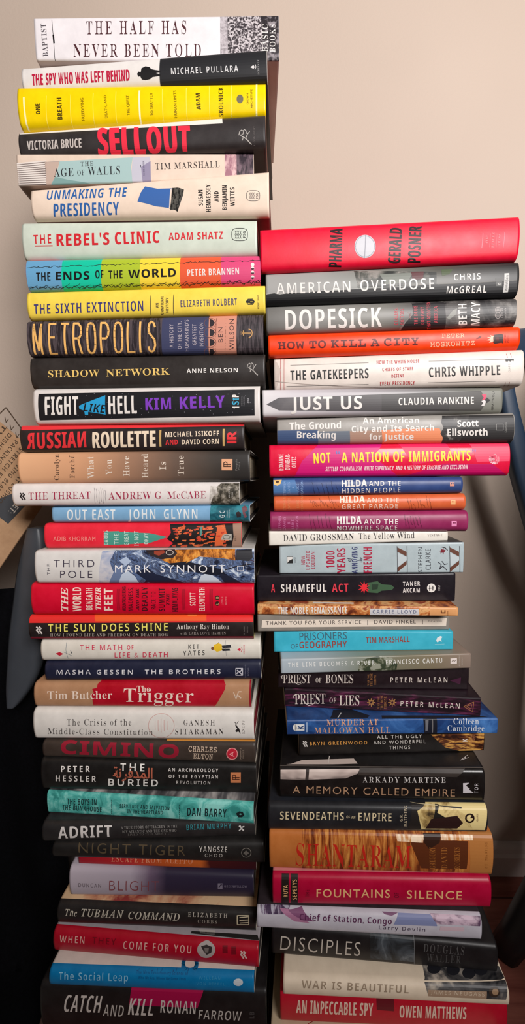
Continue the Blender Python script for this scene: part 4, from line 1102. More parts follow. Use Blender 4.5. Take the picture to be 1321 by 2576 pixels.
art = [L(GR, 1.2, (731, 919), (927, 912.5)), L((180, 70, 70), 1.1, (706, 904), (706, 984)), L((180, 70, 70), 1.1, (715, 904), (715, 984)), T('THE GATEKEEPERS', 731.4, 956.5, 927.8, 951, 24, 'S', (34, 32, 32), .85, .07),
       T('HOW THE WHITE HOUSE', 947.4, 916, 1055, 912.5, 8.5, 'S', GK, .8, .12), T('CHIEFS OF STAFF', 962, 933.7, 1040, 931.6, 8.5, 'S', GK, .8, .12), T('DEFINE', 985, 950.7, 1017, 949, 8.5, 'S', GK, .8, .12), T('EVERY PRESIDENCY', 956, 969.8, 1043.5, 967, 9, 'S', GK, .8, .12),
       T('CHRIS WHIPPLE', 1079, 948.5, 1259.6, 942.7, 24, 'S', (34, 32, 32), .85, .08), L(GR, 1.2, (1079, 908.7), (1291, 903)), L(GR, 1.2, (721, 972), (927, 967)), L(GR, 1.2, (1077.5, 963), (1246, 958.6)), P((34, 32, 32), (1272, 904), (1293, 903), (1292, 909), (1288, 907), (1284, 910), (1280, 907.5), (1277, 910), (1272, 909), lay=1),
       T('CROWN', 1284, 936, 1284, 915, 4.5, 'R', (130, 124, 120), .7, .3), L((190, 90, 90), 1, (1274, 890), (1277, 900)), L((190, 90, 90), 1, (1284, 889), (1287, 899)), L((150, 100, 96), 1, (1272, 962), (1267, 976)), L((150, 100, 96), 1, (1282, 961), (1277, 975)), L((168, 154, 146), 1.6, (693, 960), (760, 966), (860, 972), (960, 976), (1100, 974)), P((206, 190, 180), (692, 910), (697, 912), (706, 930), (702, 960), (694, 982), lay=1)]
bk(RIGHT, (690, 904.7), (1313, 888), (691, 984.8), (1309, 971), 'h', (233, 221, 211), 'white hardcover with black condensed capitals and four small red lines of text', art, p=(0.002, -0.008), bulge=.006, rad=.01, edge=(226, 216, 206))
art = [P(photo([(0.3, (88, 84, 88)), (0.7, (104, 100, 102))], 40, 3), (670.4, 1017.5), (702, 1000.5), (820, 997), (820, 1034), (702, 1032.5)), P((76, 72, 74), (820, 997), (960, 992), (960, 1034), (820, 1034)), P((64, 61, 61), (960, 992), (1130, 986), (1130, 1034), (960, 1034)), P((74, 71, 68), (1130, 986), (1210, 983.5), (1224, 1010), (1210, 1033), (1130, 1034)),
       T('JUST US', 736.7, 1032, 912, 1029, 33, 'S', WHT, 1.0, .05), T('CLAUDIA RANKINE', 1002, 1018.8, 1193, 1016, 17.5, 'S', WHT, .85, .07), P((230, 60, 100), (1212, 993), (1224, 991), (1224, 999), (1219, 1006), (1212, 1007), (1217, 1000), lay=1), P((226, 220, 218), (1211, 1009), (1218, 1006), (1224, 1008), (1218, 1021), (1210, 1021), (1216, 1014), lay=1), P((40, 38, 38), (1225, 1000), (1234, 1007), (1225, 1014), (1219, 1007), lay=1), T('GRAYWOLF', 1241, 1032, 1245, 984, 5, 'G', (60, 58, 54), 1.2, .2)]
bk(RIGHT, (660, 987.6), (1262, 978), (662, 1051.9), (1257.5, 1041), 'p', [(660, (226, 221, 222)), (740, (206, 200, 204)), (900, (176, 170, 174)), (1050, (140, 137, 138)), (1150, (116, 115, 110)), (1262, (126, 126, 116))],
   'pale to grey paperback with a dark arrow pointing left across its spine', art, p=(-0.006, -0.003), bulge=.0012, rad=.005)
art = [B((64, 84, 122), 696, 800, 0, .56), P((112, 120, 132), (800, 1086), (880, 1084), (880, 1116), (800, 1118)), P((176, 140, 122), (880, 1085), (960, 1082), (960, 1116), (880, 1117)), P((238, 146, 104), (960, 1082), (1000, 1079), (1106, 1077), (1112, 1116), (960, 1117)), P(photo([(0.3, (38, 36, 37)), (0.6, (66, 63, 62)), (0.75, (150, 146, 140))], 42, 4, seed=5), (1112, 1046), (1290, 1043), (1288, 1115), (1108, 1117), (1114, 1100), (1108, 1090), (1116, 1076), (1110, 1062), lay=1), P((46, 44, 44), (1180, 1045), (1290, 1043), (1288, 1115), (1150, 1116), lay=2)]
for s_, a in (('The Ground', (728.8, 1081, 859, 1078, 18)), ('Breaking', (746, 1102.4, 845.5, 1103, 17.5)), ('An American', (913, 1066, 1055, 1064.7, 14.5)), ('City and Its Search', (884, 1087.6, 1093, 1083.3, 15.5)), ('for Justice', (929, 1107, 1041, 1106, 15.5)), ('Scott', (1150.6, 1074, 1204, 1072.7, 16.5)), ('Ellsworth', (1124, 1096.6, 1227.6, 1095.5, 17.5))):
    art.append(T(s_, *a, 'S', WHT, 1.05, .03))
art += [FRAME((150, 148, 144), 1248.5, 1067, 1266, 1082, 1.4, lay=3), T('Dutton', 1275, 1088, 1275, 1062, 5, 'G', (140, 138, 134), 1.1)]
bk(RIGHT, (696.5, 1054.6), (1289, 1043), (698.4, 1119.9), (1287, 1114), 'h', (160, 155, 149), 'hardcover with grey, navy, orange and black patches and rounded white lower-case lettering', art, p=(0.001, -0.006), bulge=.004, rad=.009, edge=(60, 58, 58))
YW = (252, 228, 46)
art = [P((214, 20, 118), (800, 1119), (960, 1117), (940, 1150), (1000, 1200), (740, 1201), (760, 1160)), P((232, 36, 90), (1000, 1117), (1120, 1116), (1140, 1150), (1040, 1170), lay=1), P((196, 10, 96), (1010, 1199), (1120, 1166), (1240, 1168), (1276, 1196), lay=2), P((240, 70, 104), (1180, 1117), (1280, 1116), (1282, 1160), (1200, 1162), lay=1),  # last patch: a reflection at the right end, painted as paler pink
       T('NOT', 788.7, 1166, 832, 1163.6, 25.5, 'S', YW, .85, .06), T('A NATION OF IMMIGRANTS', 860, 1163.8, 1184.5, 1158.6, 25.5, 'S', YW, .85, .06), T('\u201c', 845, 1159, 857, 1159, 27, 'S', (90, 110, 190), .9), T('\u201d', 1188, 1156, 1199, 1156, 27, 'S', (130, 110, 180), .9),
       T('SETTLER COLONIALISM, WHITE SUPREMACY, AND A HISTORY OF ERASURE AND EXCLUSION', 819, 1184.9, 1176, 1179.6, 10.5, 'S', (252, 222, 222), .85, .05, .12), T('ROXANNE', 713.5, 1184, 713, 1142, 11.5, 'S', (250, 216, 214), .8), T('DUNBAR-', 729.5, 1182, 729, 1142, 11.5, 'S', (250, 216, 214), .8), T('ORTIZ', 745.5, 1176, 745, 1149.7, 11.5, 'S', (250, 216, 214), .8),
       T('BEACON', 1252, 1166, 1250, 1144, 3.5, 'G', (250, 190, 200), 1.2), T('PRESS', 1257, 1163, 1255, 1147, 3.5, 'G', (250, 190, 200), 1.2)]
for q in range(9):
    a = math.pi * (.5 + q / 8.0)
    art.append(P((250, 214, 220), (1245, 1155), (1245 + 15 * math.cos(a - .12), 1155 - 13 * math.sin(a - .12)), (1245 + 15 * math.cos(a + .12), 1155 - 13 * math.sin(a + .12)), lay=1))
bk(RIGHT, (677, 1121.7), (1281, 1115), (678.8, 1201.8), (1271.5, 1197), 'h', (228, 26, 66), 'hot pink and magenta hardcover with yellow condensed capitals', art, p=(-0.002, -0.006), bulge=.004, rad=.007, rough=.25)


def trio(y, dy, word2, cw, ca, x2, names, logo, dh):
    out = [T(n_, x, a, x - .4, b_, 6, 'G', ca, 1.0) for n_, x, a, b_ in names]
    return out


art = [P((78, 122, 176), (687, 1208), (742, 1207), (752, 1246), (688, 1248)), P((236, 196, 120), (688, 1208), (709, 1207), (706, 1217), (698, 1222), (690, 1219), lay=1), P((70, 44, 30), (694, 1210), (703, 1210), (700, 1216), (695, 1215), lay=2),
       T('HILDA', 859, 1224.5, 922.5, 1223, 16, 'S', WHT, 1.1, .02), T('AND THE', 928, 1222, 1009, 1221.5, 11.5, 'S', WHT, .8, .06), T('HIDDEN PEOPLE', 859, 1240.6, 1008.4, 1238, 11.5, 'S', WHT, .8, .08), BOX((222, 150, 130), 1132, 1213, 1143, 1223, lay=1), E((44, 60, 104), 1136, 1216.5, 1.6, 1.6, lay=2, n=8), E((44, 60, 104), 1140, 1216.5, 1.6, 1.6, lay=2, n=8)]
for n_, x, a, b_ in (('STEPHEN', 719, 1246, 1210), ('DAVIES', 730, 1243, 1213), ('&', 741, 1229, 1224), ('LUKE', 752.5, 1239, 1217), ('PEARSON', 763, 1246, 1209)):
    art.append(T(n_, x, a, x - .4, b_, 6, 'G', (142, 176, 222), 1))
for q in range(6):
    art += scrib((34, 48, 88), 785 + q * 12, 792 + q * 12, 1212 + (q % 2) * 8, 1242, 4, 6, 300 + q, 1.2)
bk(RIGHT, (687, 1207), (1160.6, 1200.6), (688, 1248.4), (1157, 1240.7), 'h', (52, 74, 128), 'small navy blue hardcover with a torn yellow corner and white hand-drawn capitals', art, p=(-0.001, -0.003), W=.135, bulge=.004, rad=.008, case=(196, 140, 70), pages=(206, 160, 96))
art = [T('HILDA', 853.5, 1265, 917, 1264, 17, 'S', (250, 226, 206), 1.1, .02), T('AND THE', 922.5, 1264, 1004.7, 1263.8, 11.5, 'S', (250, 216, 196), .8, .06), T('GREAT PARADE', 859, 1280.2, 1002, 1278.8, 11.5, 'S', (250, 216, 196), .8, .08), BOX((240, 178, 120), 1134, 1258, 1146, 1269, lay=1), E((200, 100, 60), 1138, 1262, 1.6, 1.6, lay=2, n=8), E((200, 100, 60), 1142, 1262, 1.6, 1.6, lay=2, n=8)]
for n_, x, a, b_ in (('STEPHEN', 719, 1284, 1250), ('DAVIES', 730, 1282, 1253), ('LUKE', 752.5, 1278, 1258), ('PEARSON', 763, 1284, 1250)):
    art.append(T(n_, x, a, x - .4, b_, 6, 'G', (224, 134, 84), 1))
for q in range(8):
    art += scrib((168, 78, 40), 778 + q * 8, 790 + q * 9, 1252 + (q % 3) * 7, 1276, 5, 6, 330 + q, 1.2)
    art += scrib((168, 78, 40), 1024 + q * 8, 1030 + q * 8, 1250 + (q % 3) * 8, 1278, 5, 6, 360 + q, 1.2)
bk(RIGHT, (689, 1251), (1167, 1242.5), (689, 1286.6), (1165, 1282.6), 'h', (220, 102, 58), 'small orange hardcover with pale hand-drawn capitals, between the navy and the plum ones', art, p=(-0.002, -0.003), W=.135, bulge=.003, rad=.007)
art = [T('HILDA', 847, 1319, 909, 1318.4, 20, 'S', WHT, 1.1, .02), T('AND THE', 915.6, 1319, 1002, 1318.4, 12.5, 'S', WHT, .8, .06), T('NOWHERE SPACE', 846.6, 1333.8, 1000.5, 1333, 11, 'S', WHT, .8, .08), BOX((240, 150, 196), 1136, 1311, 1149, 1324, lay=1), E((120, 30, 70), 1140.5, 1315.5, 1.8, 1.8, lay=2, n=8), E((120, 30, 70), 1145, 1315.5, 1.8, 1.8, lay=2, n=8)]
for n_, x, a, b_ in (('STEPHEN', 707.5, 1333.5, 1298), ('DAVIES', 719, 1333, 1300), ('&', 730, 1318, 1312), ('LUKE', 740, 1330.6, 1306.7), ('PEARSON', 751, 1334, 1298)):
    art.append(T(n_, x, a, x - .4, b_, 6.5, 'G', (206, 118, 166), 1))
for q in range(6):
    art += scrib((104, 26, 62), 778 + q * 10, 784 + q * 10, 1296 + (q % 2) * 8, 1328, 5, 6, 400 + q, 1.3)
    art += scrib((104, 26, 62), 1018 + q * 7, 1022 + q * 8, 1300, 1326, 6, 6, 420 + q, 1.3)
bk(RIGHT, (678.8, 1290), (1172.7, 1291), (680.7, 1335), (1172, 1336.6), 'h', (150, 44, 92), 'small plum hardcover with white hand-drawn capitals, resting on a thin white paperback', art, p=(-0.005, -0.004), W=.135, bulge=.003, rad=.008, pages=(196, 170, 150))
bk(RIGHT, (677, 1338.8), (1125, 1337), (677, 1373), (1126, 1360), 'p', (236, 230, 219), 'thin plain white paperback with small black serif lettering',
   [T('DAVID GROSSMAN', 713, 1361, 890.6, 1357, 15.5, 'R', (50, 46, 46), .6, .04), T('The Yellow Wind', 902, 1356, 1043, 1353.4, 15, 'R', (50, 46, 46), .6, .04), T('VINTAGE', 1076, 1349.5, 1113.5, 1348.7, 6, 'R', (140, 132, 126), .7, .1)], p=(-0.006, -0.002), W=.128)
CRM = (176, 32, 66)
art = [BOX((40, 40, 40), 722, 1400, 737, 1417, lay=1), P((226, 224, 220), (723, 1401), (736, 1401), (736, 1406), (728, 1410), (723, 1416), lay=2), T('CORGI', 744, 1416, 744, 1402, 4, 'G', (110, 116, 120)), T('NEW', 767.5, 1420.8, 767, 1398.5, 9, 'S', CRM, .65), T('UPDATED', 780, 1434, 779.7, 1384.7, 9.5, 'S', CRM, .65), T('EDITION', 792.5, 1431.4, 792, 1387.4, 9.5, 'S', CRM, .65),
       T('1000', 842, 1430, 841.7, 1386, 21, 'S', CRM, .85), T('YEARS', 869.4, 1441, 869, 1378.4, 21, 'S', CRM, .85), T('of', 883, 1412, 883, 1404, 10, 'I', (60, 60, 80), 1.6), T('ANNOYING', 899.6, 1441, 899.4, 1376, 14, 'S', (60, 66, 112), .85), T('the', 912, 1414, 912, 1402, 9, 'I', (60, 60, 80), 1.6), T('FRENCH', 935.7, 1441, 935.5, 1375.7, 21, 'S', CRM, .85)]
for x0, x1 in ((999, 1024), (1131, 1156)):
    art += [L((84, 88, 92), 1.5, (x0, 1374), (x0, 1441)), L((84, 88, 92), 1.5, (x1, 1374), (x1, 1441)), P((104, 64, 50), (x0 + 1, 1377), (x1 - 1, 1388), (x1 - 1, 1400), (x0 + 1, 1388), lay=1), P((104, 64, 50), (x0 + 1, 1428), (x1 - 1, 1410), (x1 - 1, 1420), (x0 + 1, 1439), lay=1), P((196, 206, 210), (x0 + 1, 1390), (x1 - 1, 1402), (x1 - 1, 1409), (x0 + 1, 1426), lay=0)]
art += [T('STEPHEN', 1063, 1439.4, 1062.5, 1375.7, 10.5, 'G', (74, 78, 84), .9, .08), T('CLARKE', 1084, 1434, 1083.7, 1380, 13, 'G', (74, 78, 84), .9, .06), burst((120, 26, 40), 1114, 1386, 5, 9, 7, 3), L((40, 36, 40), 2, (1112, 1376), (1120, 1378), (1126, 1384)), L((60, 62, 70), 2, (1102, 1414), (1110, 1420), (1106, 1432), (1114, 1424), (1124, 1434)), L((60, 62, 70), 2, (1112, 1412), (1118, 1420), (1126, 1418))]
bk(RIGHT, (702.7, 1374), (1166, 1369), (704, 1442.8), (1164.7, 1440), 'p', (178, 192, 196), 'thick grey-blue paperback with crimson words set sideways and two small timbered windows', art, p=(-0.001, -0.012), W=.12, top=(60, 58, 58))
art = [T('A', 682.6, 1490, 692.9, 1490, 20, 'S', (224, 60, 76), .8), T('SHAMEFUL', 706.5, 1490, 821.6, 1488.7, 20, 'S', WHT, .85, .1), T('ACT', 836, 1488.7, 876.5, 1488, 20, 'S', (224, 60, 76), .85, .1), P((62, 92, 66), (925, 1466), (950, 1462), (960, 1470), (985, 1472), (992, 1478), (986, 1484), (960, 1486), (950, 1492), (925, 1490)), P((40, 58, 44), (935, 1470), (952, 1470), (950, 1482), (936, 1484), lay=1), burst((226, 42, 54), 916, 1478, 8, 19, 10, 8, lay=2),
       T('TANER', 1013.7, 1474, 1056.7, 1473, 10.5, 'S', (232, 226, 222), .85, .15), T('AKCAM', 1013.7, 1491, 1056.7, 1490, 11, 'S', (232, 226, 222), .85, .12), E((232, 228, 222), 1085.4, 1479, 11, 11, lay=1), L((40, 34, 38), 2, (1081, 1473), (1081, 1486), lay=2), L((40, 34, 38), 2, (1089, 1474), (1089, 1485), lay=2), L((40, 34, 38), 2, (1079, 1480), (1092, 1479), lay=2), T('HOLT', 1107, 1486, 1107, 1472, 5, 'S', (200, 194, 190), .6)]
bk(RIGHT, (647, 1450), (1145, 1449), (647, 1512), (1143, 1511.8), 'p', (31, 26, 32), 'black paperback with red and white capitals and a green figure with a red burst', art, p=(-0.005, -0.012), W=.15, rough=.3)
ART = [(0.3, (104, 44, 26)), (0.45, (196, 112, 56)), (0.56, (230, 178, 118)), (0.7, (150, 64, 40))]
bk(RIGHT, (648, 1519), (1151.6, 1527), (648.4, 1545), (1150.7, 1550), 'p', (222, 160, 104), 'thin paperback painted brown and orange, with white capitals and a pale name label',
   [B(photo(ART, 62, 6, (1, 1, 1), 1.2, seed=7), 648, 1080), T('THE NOBLE RENAISSANCE', 699.6, 1544.6, 874.7, 1543, 17, 'S', WHT, .72, .05), P((206, 204, 206), (931, 1531), (1053, 1531.5), (1055, 1547.5), (930, 1547), lay=2), T('CARRIE LLOYD', 937, 1543, 1048, 1543.5, 9, 'S', (88, 96, 126), .75, .15), BOX((110, 60, 30), 1109, 1535, 1121, 1543, lay=1), BOX((216, 160, 100), 1112, 1535, 1118, 1540, lay=2), T('DESTINY IMAGE', 1128, 1548, 1128, 1536, 3, 'G', (150, 100, 60)),
    P((236, 226, 216), (787, 1514), (890, 1516), (890, 1519), (787, 1518), cover=True)], solve=.08, top=photo(ART, 40, 6, (1, 1, 1), 1.2, seed=9))
art = [P((232, 218, 202), (660, 1560), (1124, 1554.7), (1122.5, 1574), (658, 1578.8)), T('THANK YOU FOR YOUR SERVICE', 669, 1572, 909, 1569.4, 9.5, 'G', (84, 76, 72), 1.1, .2), L((84, 76, 72), 1.5, (925, 1560), (925, 1572)), T('DAVID FINKEL', 941, 1569, 1046, 1568, 9.5, 'G', (84, 76, 72), 1.1, .15), L((84, 76, 72), 1.5, (1063, 1559), (1063, 1570)), T('PICADOR', 1077, 1565, 1112, 1564.6, 4.5, 'G', (130, 120, 114), 1.2, .2)]
bk(RIGHT, (648, 1551), (1131, 1552.8), (649, 1588), (1128, 1583.5), 'p', (138, 131, 122), 'thin grey paperback with spaced dark capitals on a long cream strip', art, p=(-0.012, -0.008))
BR_ = (150, 66, 58)
bk(RIGHT, (689.4, 1590), (1138, 1584), (689.4, 1640), (1139.5, 1633.8), 'p', (62, 178, 202), 'bright turquoise paperback with thin grey and rust brown capitals',
   [T('PRISONERS', 752.6, 1610.5, 873.6, 1607.6, 18.5, 'G', (70, 96, 110), .7, .0), T('OF', 731.4, 1632, 750, 1631.7, 12, 'G', (70, 84, 96), .8), T('GEOGRAPHY', 752.6, 1630.8, 873.6, 1628, 16.5, 'S', BR_, .72, 0), T('TIM MARSHALL', 920.9, 1617.6, 1031, 1614.7, 14.5, 'S', BR_, .75, .01), P((226, 232, 234), (1097, 1612), (1100, 1604), (1108, 1600), (1113, 1602), (1110, 1607), (1111, 1615), (1106, 1611), (1101, 1616), lay=1), L((150, 210, 220), 1, (1094, 1621), (1118, 1620))],
   p=(-0.008, -0.012), W=.13)
bk(RIGHT, (707, 1657), (1185, 1642), (707, 1694.3), (1182, 1680.4), 'p', [(700, (172, 184, 192)), (800, (166, 174, 178)), (900, (134, 140, 128)), (1000, (124, 120, 100)), (1090, (128, 116, 94)), (1190, (142, 124, 112))],
   'grey-blue to olive paperback with dotted white capitals and faint dark trees',
   [P(photo([(0.42, (56, 66, 48)), (0.52, (92, 96, 74)), (0.62, (150, 152, 136))], 110, 5, (1, 1, 1), .5, seed=4), (900, 1690), (905, 1664), (925, 1656), (950, 1650), (985, 1654), (1000, 1670), (996, 1686), lay=1), T('THE LINE BECOMES A RIVER', 724.5, 1677.8, 942.6, 1672, 10.5, 'S', (232, 232, 228), .6, .2), T('FRANCISCO CANTU', 970, 1671.5, 1113.5, 1666.7, 11.5, 'S', (232, 230, 224), .62, .14), P((226, 214, 208), (1133.5, 1656.5), (1149.5, 1655.5), (1149.5, 1669.5), (1133.5, 1670), lay=1), L((130, 116, 106), 1.6, (1137, 1664), (1140, 1660), (1143, 1664), (1147, 1660), lay=2), T('RIVERHEAD', 1157, 1676, 1157, 1648, 3, 'G', (190, 176, 166)), T('BOOKS', 1164, 1672, 1164, 1654, 3, 'G', (190, 176, 166))],
   solve=.08, W=.13)
PB = (214, 202, 192)
GO = (160, 108, 64)
bk(RIGHT, (699.5, 1690), (1179.6, 1690.7), (700.6, 1728.7), (1176, 1734.5), 'p', (33, 22, 26), 'near-black paperback with curly pale serif title half hidden by the olive book above',
   [T('PRIEST', 712, 1718, 782, 1718, 21, 'R', PB, .62, .0), T('OF', 794, 1717, 808.4, 1717, 12, 'R', PB, .6), T('BONES', 819, 1718, 889.6, 1718, 21, 'R', PB, .62, .0), L(PB, 1.6, (712, 1699), (707, 1702), (710, 1706)), L(PB, 1.6, (742, 1716), (750, 1722), (758, 1720)), T('PETER McLEAN', 980.8, 1716.6, 1126.8, 1716.6, 12.5, 'S', PB, .68, .24), T('WAR FOR', 929, 1724, 929, 1696, 4.5, 'R', GO, .7), T('THE ROSE', 937, 1726, 937, 1694, 5.5, 'R', GO, .7), T('THRONE', 946, 1723, 946, 1698, 5.5, 'R', GO, .7), P((66, 28, 52), (1132, 1712), (1160, 1704), (1158, 1722), lay=1)],
   p=(-0.012, -0.014), edge=(196, 186, 176))
art = [B(photo([(0.45, (30, 17, 24)), (0.62, (64, 26, 46)), (0.75, (98, 40, 72))], 40, 4, (1, 1, 6)), 717, 1208), T('PRIEST', 742, 1771, 819, 1769.6, 25, 'R', PB, .62, .0), T('OF', 828.5, 1768, 845.5, 1768.6, 13, 'R', PB, .6), T('LIES', 853.5, 1774, 905, 1774, 25, 'R', PB, .62, 0), L(PB, 1.8, (743, 1748), (737, 1751), (740, 1756)), L(PB, 1.8, (768, 1768), (776, 1775), (788, 1772)), T('PETER McLEAN', 1006, 1775.5, 1157.5, 1782, 12.5, 'S', PB, .68, .24), T('WAR FOR', 955, 1782, 955, 1752, 5, 'R', GO, .7), T('THE ROSE', 963.5, 1785, 963.5, 1749, 6, 'R', GO, .7), T('THRONE', 972, 1783, 972, 1752, 6, 'R', GO, .7),
       L(GO, 1.4, (1167, 1777), (1192, 1766), (1189, 1790), closed=True), L(GO, 1.2, (1174, 1777), (1187, 1772), (1185, 1783), closed=True)]
for cx in (934, 987):
    for q in range(8):
        a = math.pi * q / 4
        art.append(L((186, 136, 80), 1.5, (cx + 3 * math.cos(a), 1767 + 3 * math.sin(a)), (cx + 10 * math.cos(a), 1767 + 10 * math.sin(a)), lay=2))
    art.append(RING((186, 136, 80), cx, 1767, 6, 6, 1.3, lay=2, n=12))
bk(RIGHT, (715.5, 1730), (1209, 1754), (718, 1776), (1207.5, 1800.6), 'p', (34, 20, 27), 'near-black paperback with a curly pale title between golden ornaments, its right end jutting out', art, solve=.08, edge=(150, 140, 132))
art = [B(photo([(0.3, (26, 54, 104)), (0.5, (46, 88, 148)), (0.7, (72, 122, 184))], 26, 6, (1, 1, 1), .8, seed=1), 722, 1250), P((24, 26, 38), (1064, 1808), (1098, 1806), (1098, 1846), (1066, 1846), lay=1), P((110, 110, 116), (1070, 1812), (1078, 1810), (1076, 1838), (1070, 1840), lay=2), L((120, 116, 116), 2, (1088, 1810), (1088, 1842), lay=2), T('MURDER AT', 821.6, 1825, 951.6, 1823, 14.5, 'R', (216, 156, 118), .62, .1), T('MALLOWAN HALL', 790.9, 1844.5, 982.4, 1843, 14.5, 'R', (216, 156, 118), .62, .1), T('Colleen', 1140, 1821.6, 1205, 1821.6, 14.5, 'R', (214, 218, 224), .65, .05), T('Cambridge', 1125, 1839, 1218.6, 1839, 14.5, 'R', (214, 218, 224), .65, .03),
       BOX((222, 220, 216), 742, 1822, 766, 1838, lay=1), E((222, 220, 216), 742, 1830, 5, 8, lay=1), T('K', 764, 1836, 764, 1824, 15, 'S', (30, 60, 110), .9), L((30, 60, 110), 1.5, (744, 1834), (764, 1834), lay=3), L((150, 170, 200), 3, (772, 1818), (772, 1841))]
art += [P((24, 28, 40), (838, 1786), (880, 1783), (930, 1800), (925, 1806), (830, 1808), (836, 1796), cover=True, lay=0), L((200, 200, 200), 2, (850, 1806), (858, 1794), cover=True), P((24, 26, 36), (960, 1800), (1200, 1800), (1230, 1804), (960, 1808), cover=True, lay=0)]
bk(RIGHT, (723, 1810), (1250, 1805), (722, 1847), (1251, 1843.5), 'p', (40, 74, 128), 'mottled blue paperback with coppery serif capitals, under the near-black ones', art, solve=.08, top=photo([(0.3, (22, 44, 88)), (0.55, (42, 78, 134)), (0.75, (60, 100, 160))], 22, 6, (1, 1, 1), .8, seed=2), edge=(186, 178, 170))
art = tick(763, 1865, (220, 214, 208), .8) + [T('BRYN GREENWOOD', 779, 1874.7, 924, 1872, 8.5, 'G', (216, 152, 76), 1.3, .3), T('ALL THE UGLY', 949, 1858, 1061.5, 1856, 8.5, 'G', (204, 198, 190), 1.3, .28), T('AND WONDERFUL', 940, 1872, 1071, 1869, 8.5, 'G', (204, 198, 190), 1.3, .28), T('THINGS', 979, 1884.8, 1032, 1883.7, 8.5, 'G', (204, 198, 190), 1.3, .28),
       P(photo([(0.38, (44, 20, 14)), (0.52, (104, 56, 30)), (0.66, (206, 152, 76))], 60, 5, (1, 1, 4), .6), (1084, 1848), (1219, 1845), (1215, 1886), (1160, 1890), (1120, 1880)), T('K', 1176, 1866, 1176, 1858, 12, 'S', (220, 212, 204), .9), T('GRIFFIN', 1188, 1870, 1188, 1850, 4, 'G', (170, 110, 80)), T("ST. MARTIN'S", 1195, 1870, 1195, 1850, 4, 'G', (170, 110, 80))]
bk(RIGHT, (751.8, 1848), (1219, 1845), (751.8, 1900), (1215, 1887), 'p', (27, 23, 21), 'small black paperback with gold and grey capitals and a brown straw picture', art, p=(-.022, -.028), edge=(150, 140, 130), W=.11)
art = [P(photo([(0.3, (92, 80, 76)), (0.55, (190, 172, 164)), (0.75, (226, 210, 200))], 16, 3, (1, 1, 3)), (706, 1936), (905, 1934), (900, 1946), (870, 1958), (760, 1962), (706, 1960)), P((60, 52, 50), (770, 1934), (778, 1934), (776, 1962), (768, 1962), lay=1), P(photo([(0.3, (30, 27, 25)), (0.6, (64, 56, 52))], 12, 3, (1, 1, 3)), (905, 1930), (1170, 1932), (1150, 1955), (900, 1950)),
       B((92, 84, 78), 704, 1214, .94, .985, lay=1), T('ARKADY MARTINE', 913, 1967.9, 1121.5, 1969, 13.5, 'R', (212, 206, 202), .68, .22), T('A MEMORY CALLED EMPIRE', 736.7, 1995, 1145, 2003.6, 18, 'G', (186, 146, 114), .85, .13), P((206, 200, 204), (1165, 1970), (1181, 1969), (1172, 1976), (1182, 1984), (1180, 1986), (1192, 1994), (1165, 1995), lay=1), T('TOR', 1203, 1995, 1203, 1970.5, 9, 'S', (206, 200, 204), .7, .1)]  # the grey strip is a highlight painted along the spine's upper edge
art += [P((206, 188, 178), (760, 1912), (890, 1908), (900, 1921), (720, 1922), cover=True, lay=0), L((220, 210, 200), 2, (829, 1902), (826, 1920), cover=True), T('A', 1180, 1906, 1176, 1898, 22, 'G', (206, 200, 196), .6, cover=True)]
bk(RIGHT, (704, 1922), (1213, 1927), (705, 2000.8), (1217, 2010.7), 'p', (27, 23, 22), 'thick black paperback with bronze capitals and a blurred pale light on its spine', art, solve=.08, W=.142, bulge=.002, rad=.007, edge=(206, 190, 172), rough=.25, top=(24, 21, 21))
art = [P(photo([(0.3, (70, 54, 34)), (0.45, (166, 138, 84)), (0.6, (226, 202, 138))], 40, 5, (1, 1, 1), .6, seed=6), (1034, 2012), (1222, 2009), (1228, 2040), (1219, 2088), (1026, 2086)), P((232, 210, 146), (1130, 2010), (1222, 2008), (1230, 2040), (1219, 2088), (1190, 2087), (1172, 2050), lay=1), P((36, 32, 30), (1034, 2012), (1070, 2012), (1050, 2040), (1060, 2086), (1026, 2086), lay=1), P((44, 24, 22), (1085, 2060), (1150, 2052), (1165, 2070), (1150, 2084), (1070, 2084), lay=2), P((30, 26, 22), (1094, 2022), (1104, 2024), (1100, 2044), (1120, 2056), (1090, 2060), lay=2), L((30, 26, 22), 5, (1098, 2024), (1160, 2032), lay=2), L((216, 200, 160), 2, (1032, 2016), (1100, 2026), lay=3),
       T('SEVENDEATHS', 703.8, 2061, 865.7, 2063, 19.5, 'S', (216, 198, 160), .72, .06), T('OF AN', 871, 2058, 894, 2060, 7, 'S', (200, 184, 150), .7), T('EMPIRE', 900, 2064, 986, 2065.5, 19.5, 'S', (216, 198, 160), .72, .06), T('G.R.', 1013, 2066, 1013, 2048, 7, 'S', (206, 190, 160), .65), T('MATTHEWS', 1024, 2079, 1024, 2027, 7.5, 'S', (206, 190, 160), .65), RING((40, 22, 20), 1182, 2058, 10, 10, 4, lay=3, n=18), P((40, 22, 20), (1182, 2058), (1190, 2048), (1192, 2058), lay=3), T('SOLARIS', 1203, 2068, 1203, 2048, 4, 'S', (90, 50, 40), .8)]
bk(RIGHT, (675, 2001.7), (1223, 2008), (677, 2081), (1220, 2088), 'h', (33, 33, 36), 'black hardcover whose right end turns to a yellowish battle picture, cream condensed capitals', art, dp=(-0.005, -0.004), bulge=.003, rad=.004, top=(34, 36, 42))
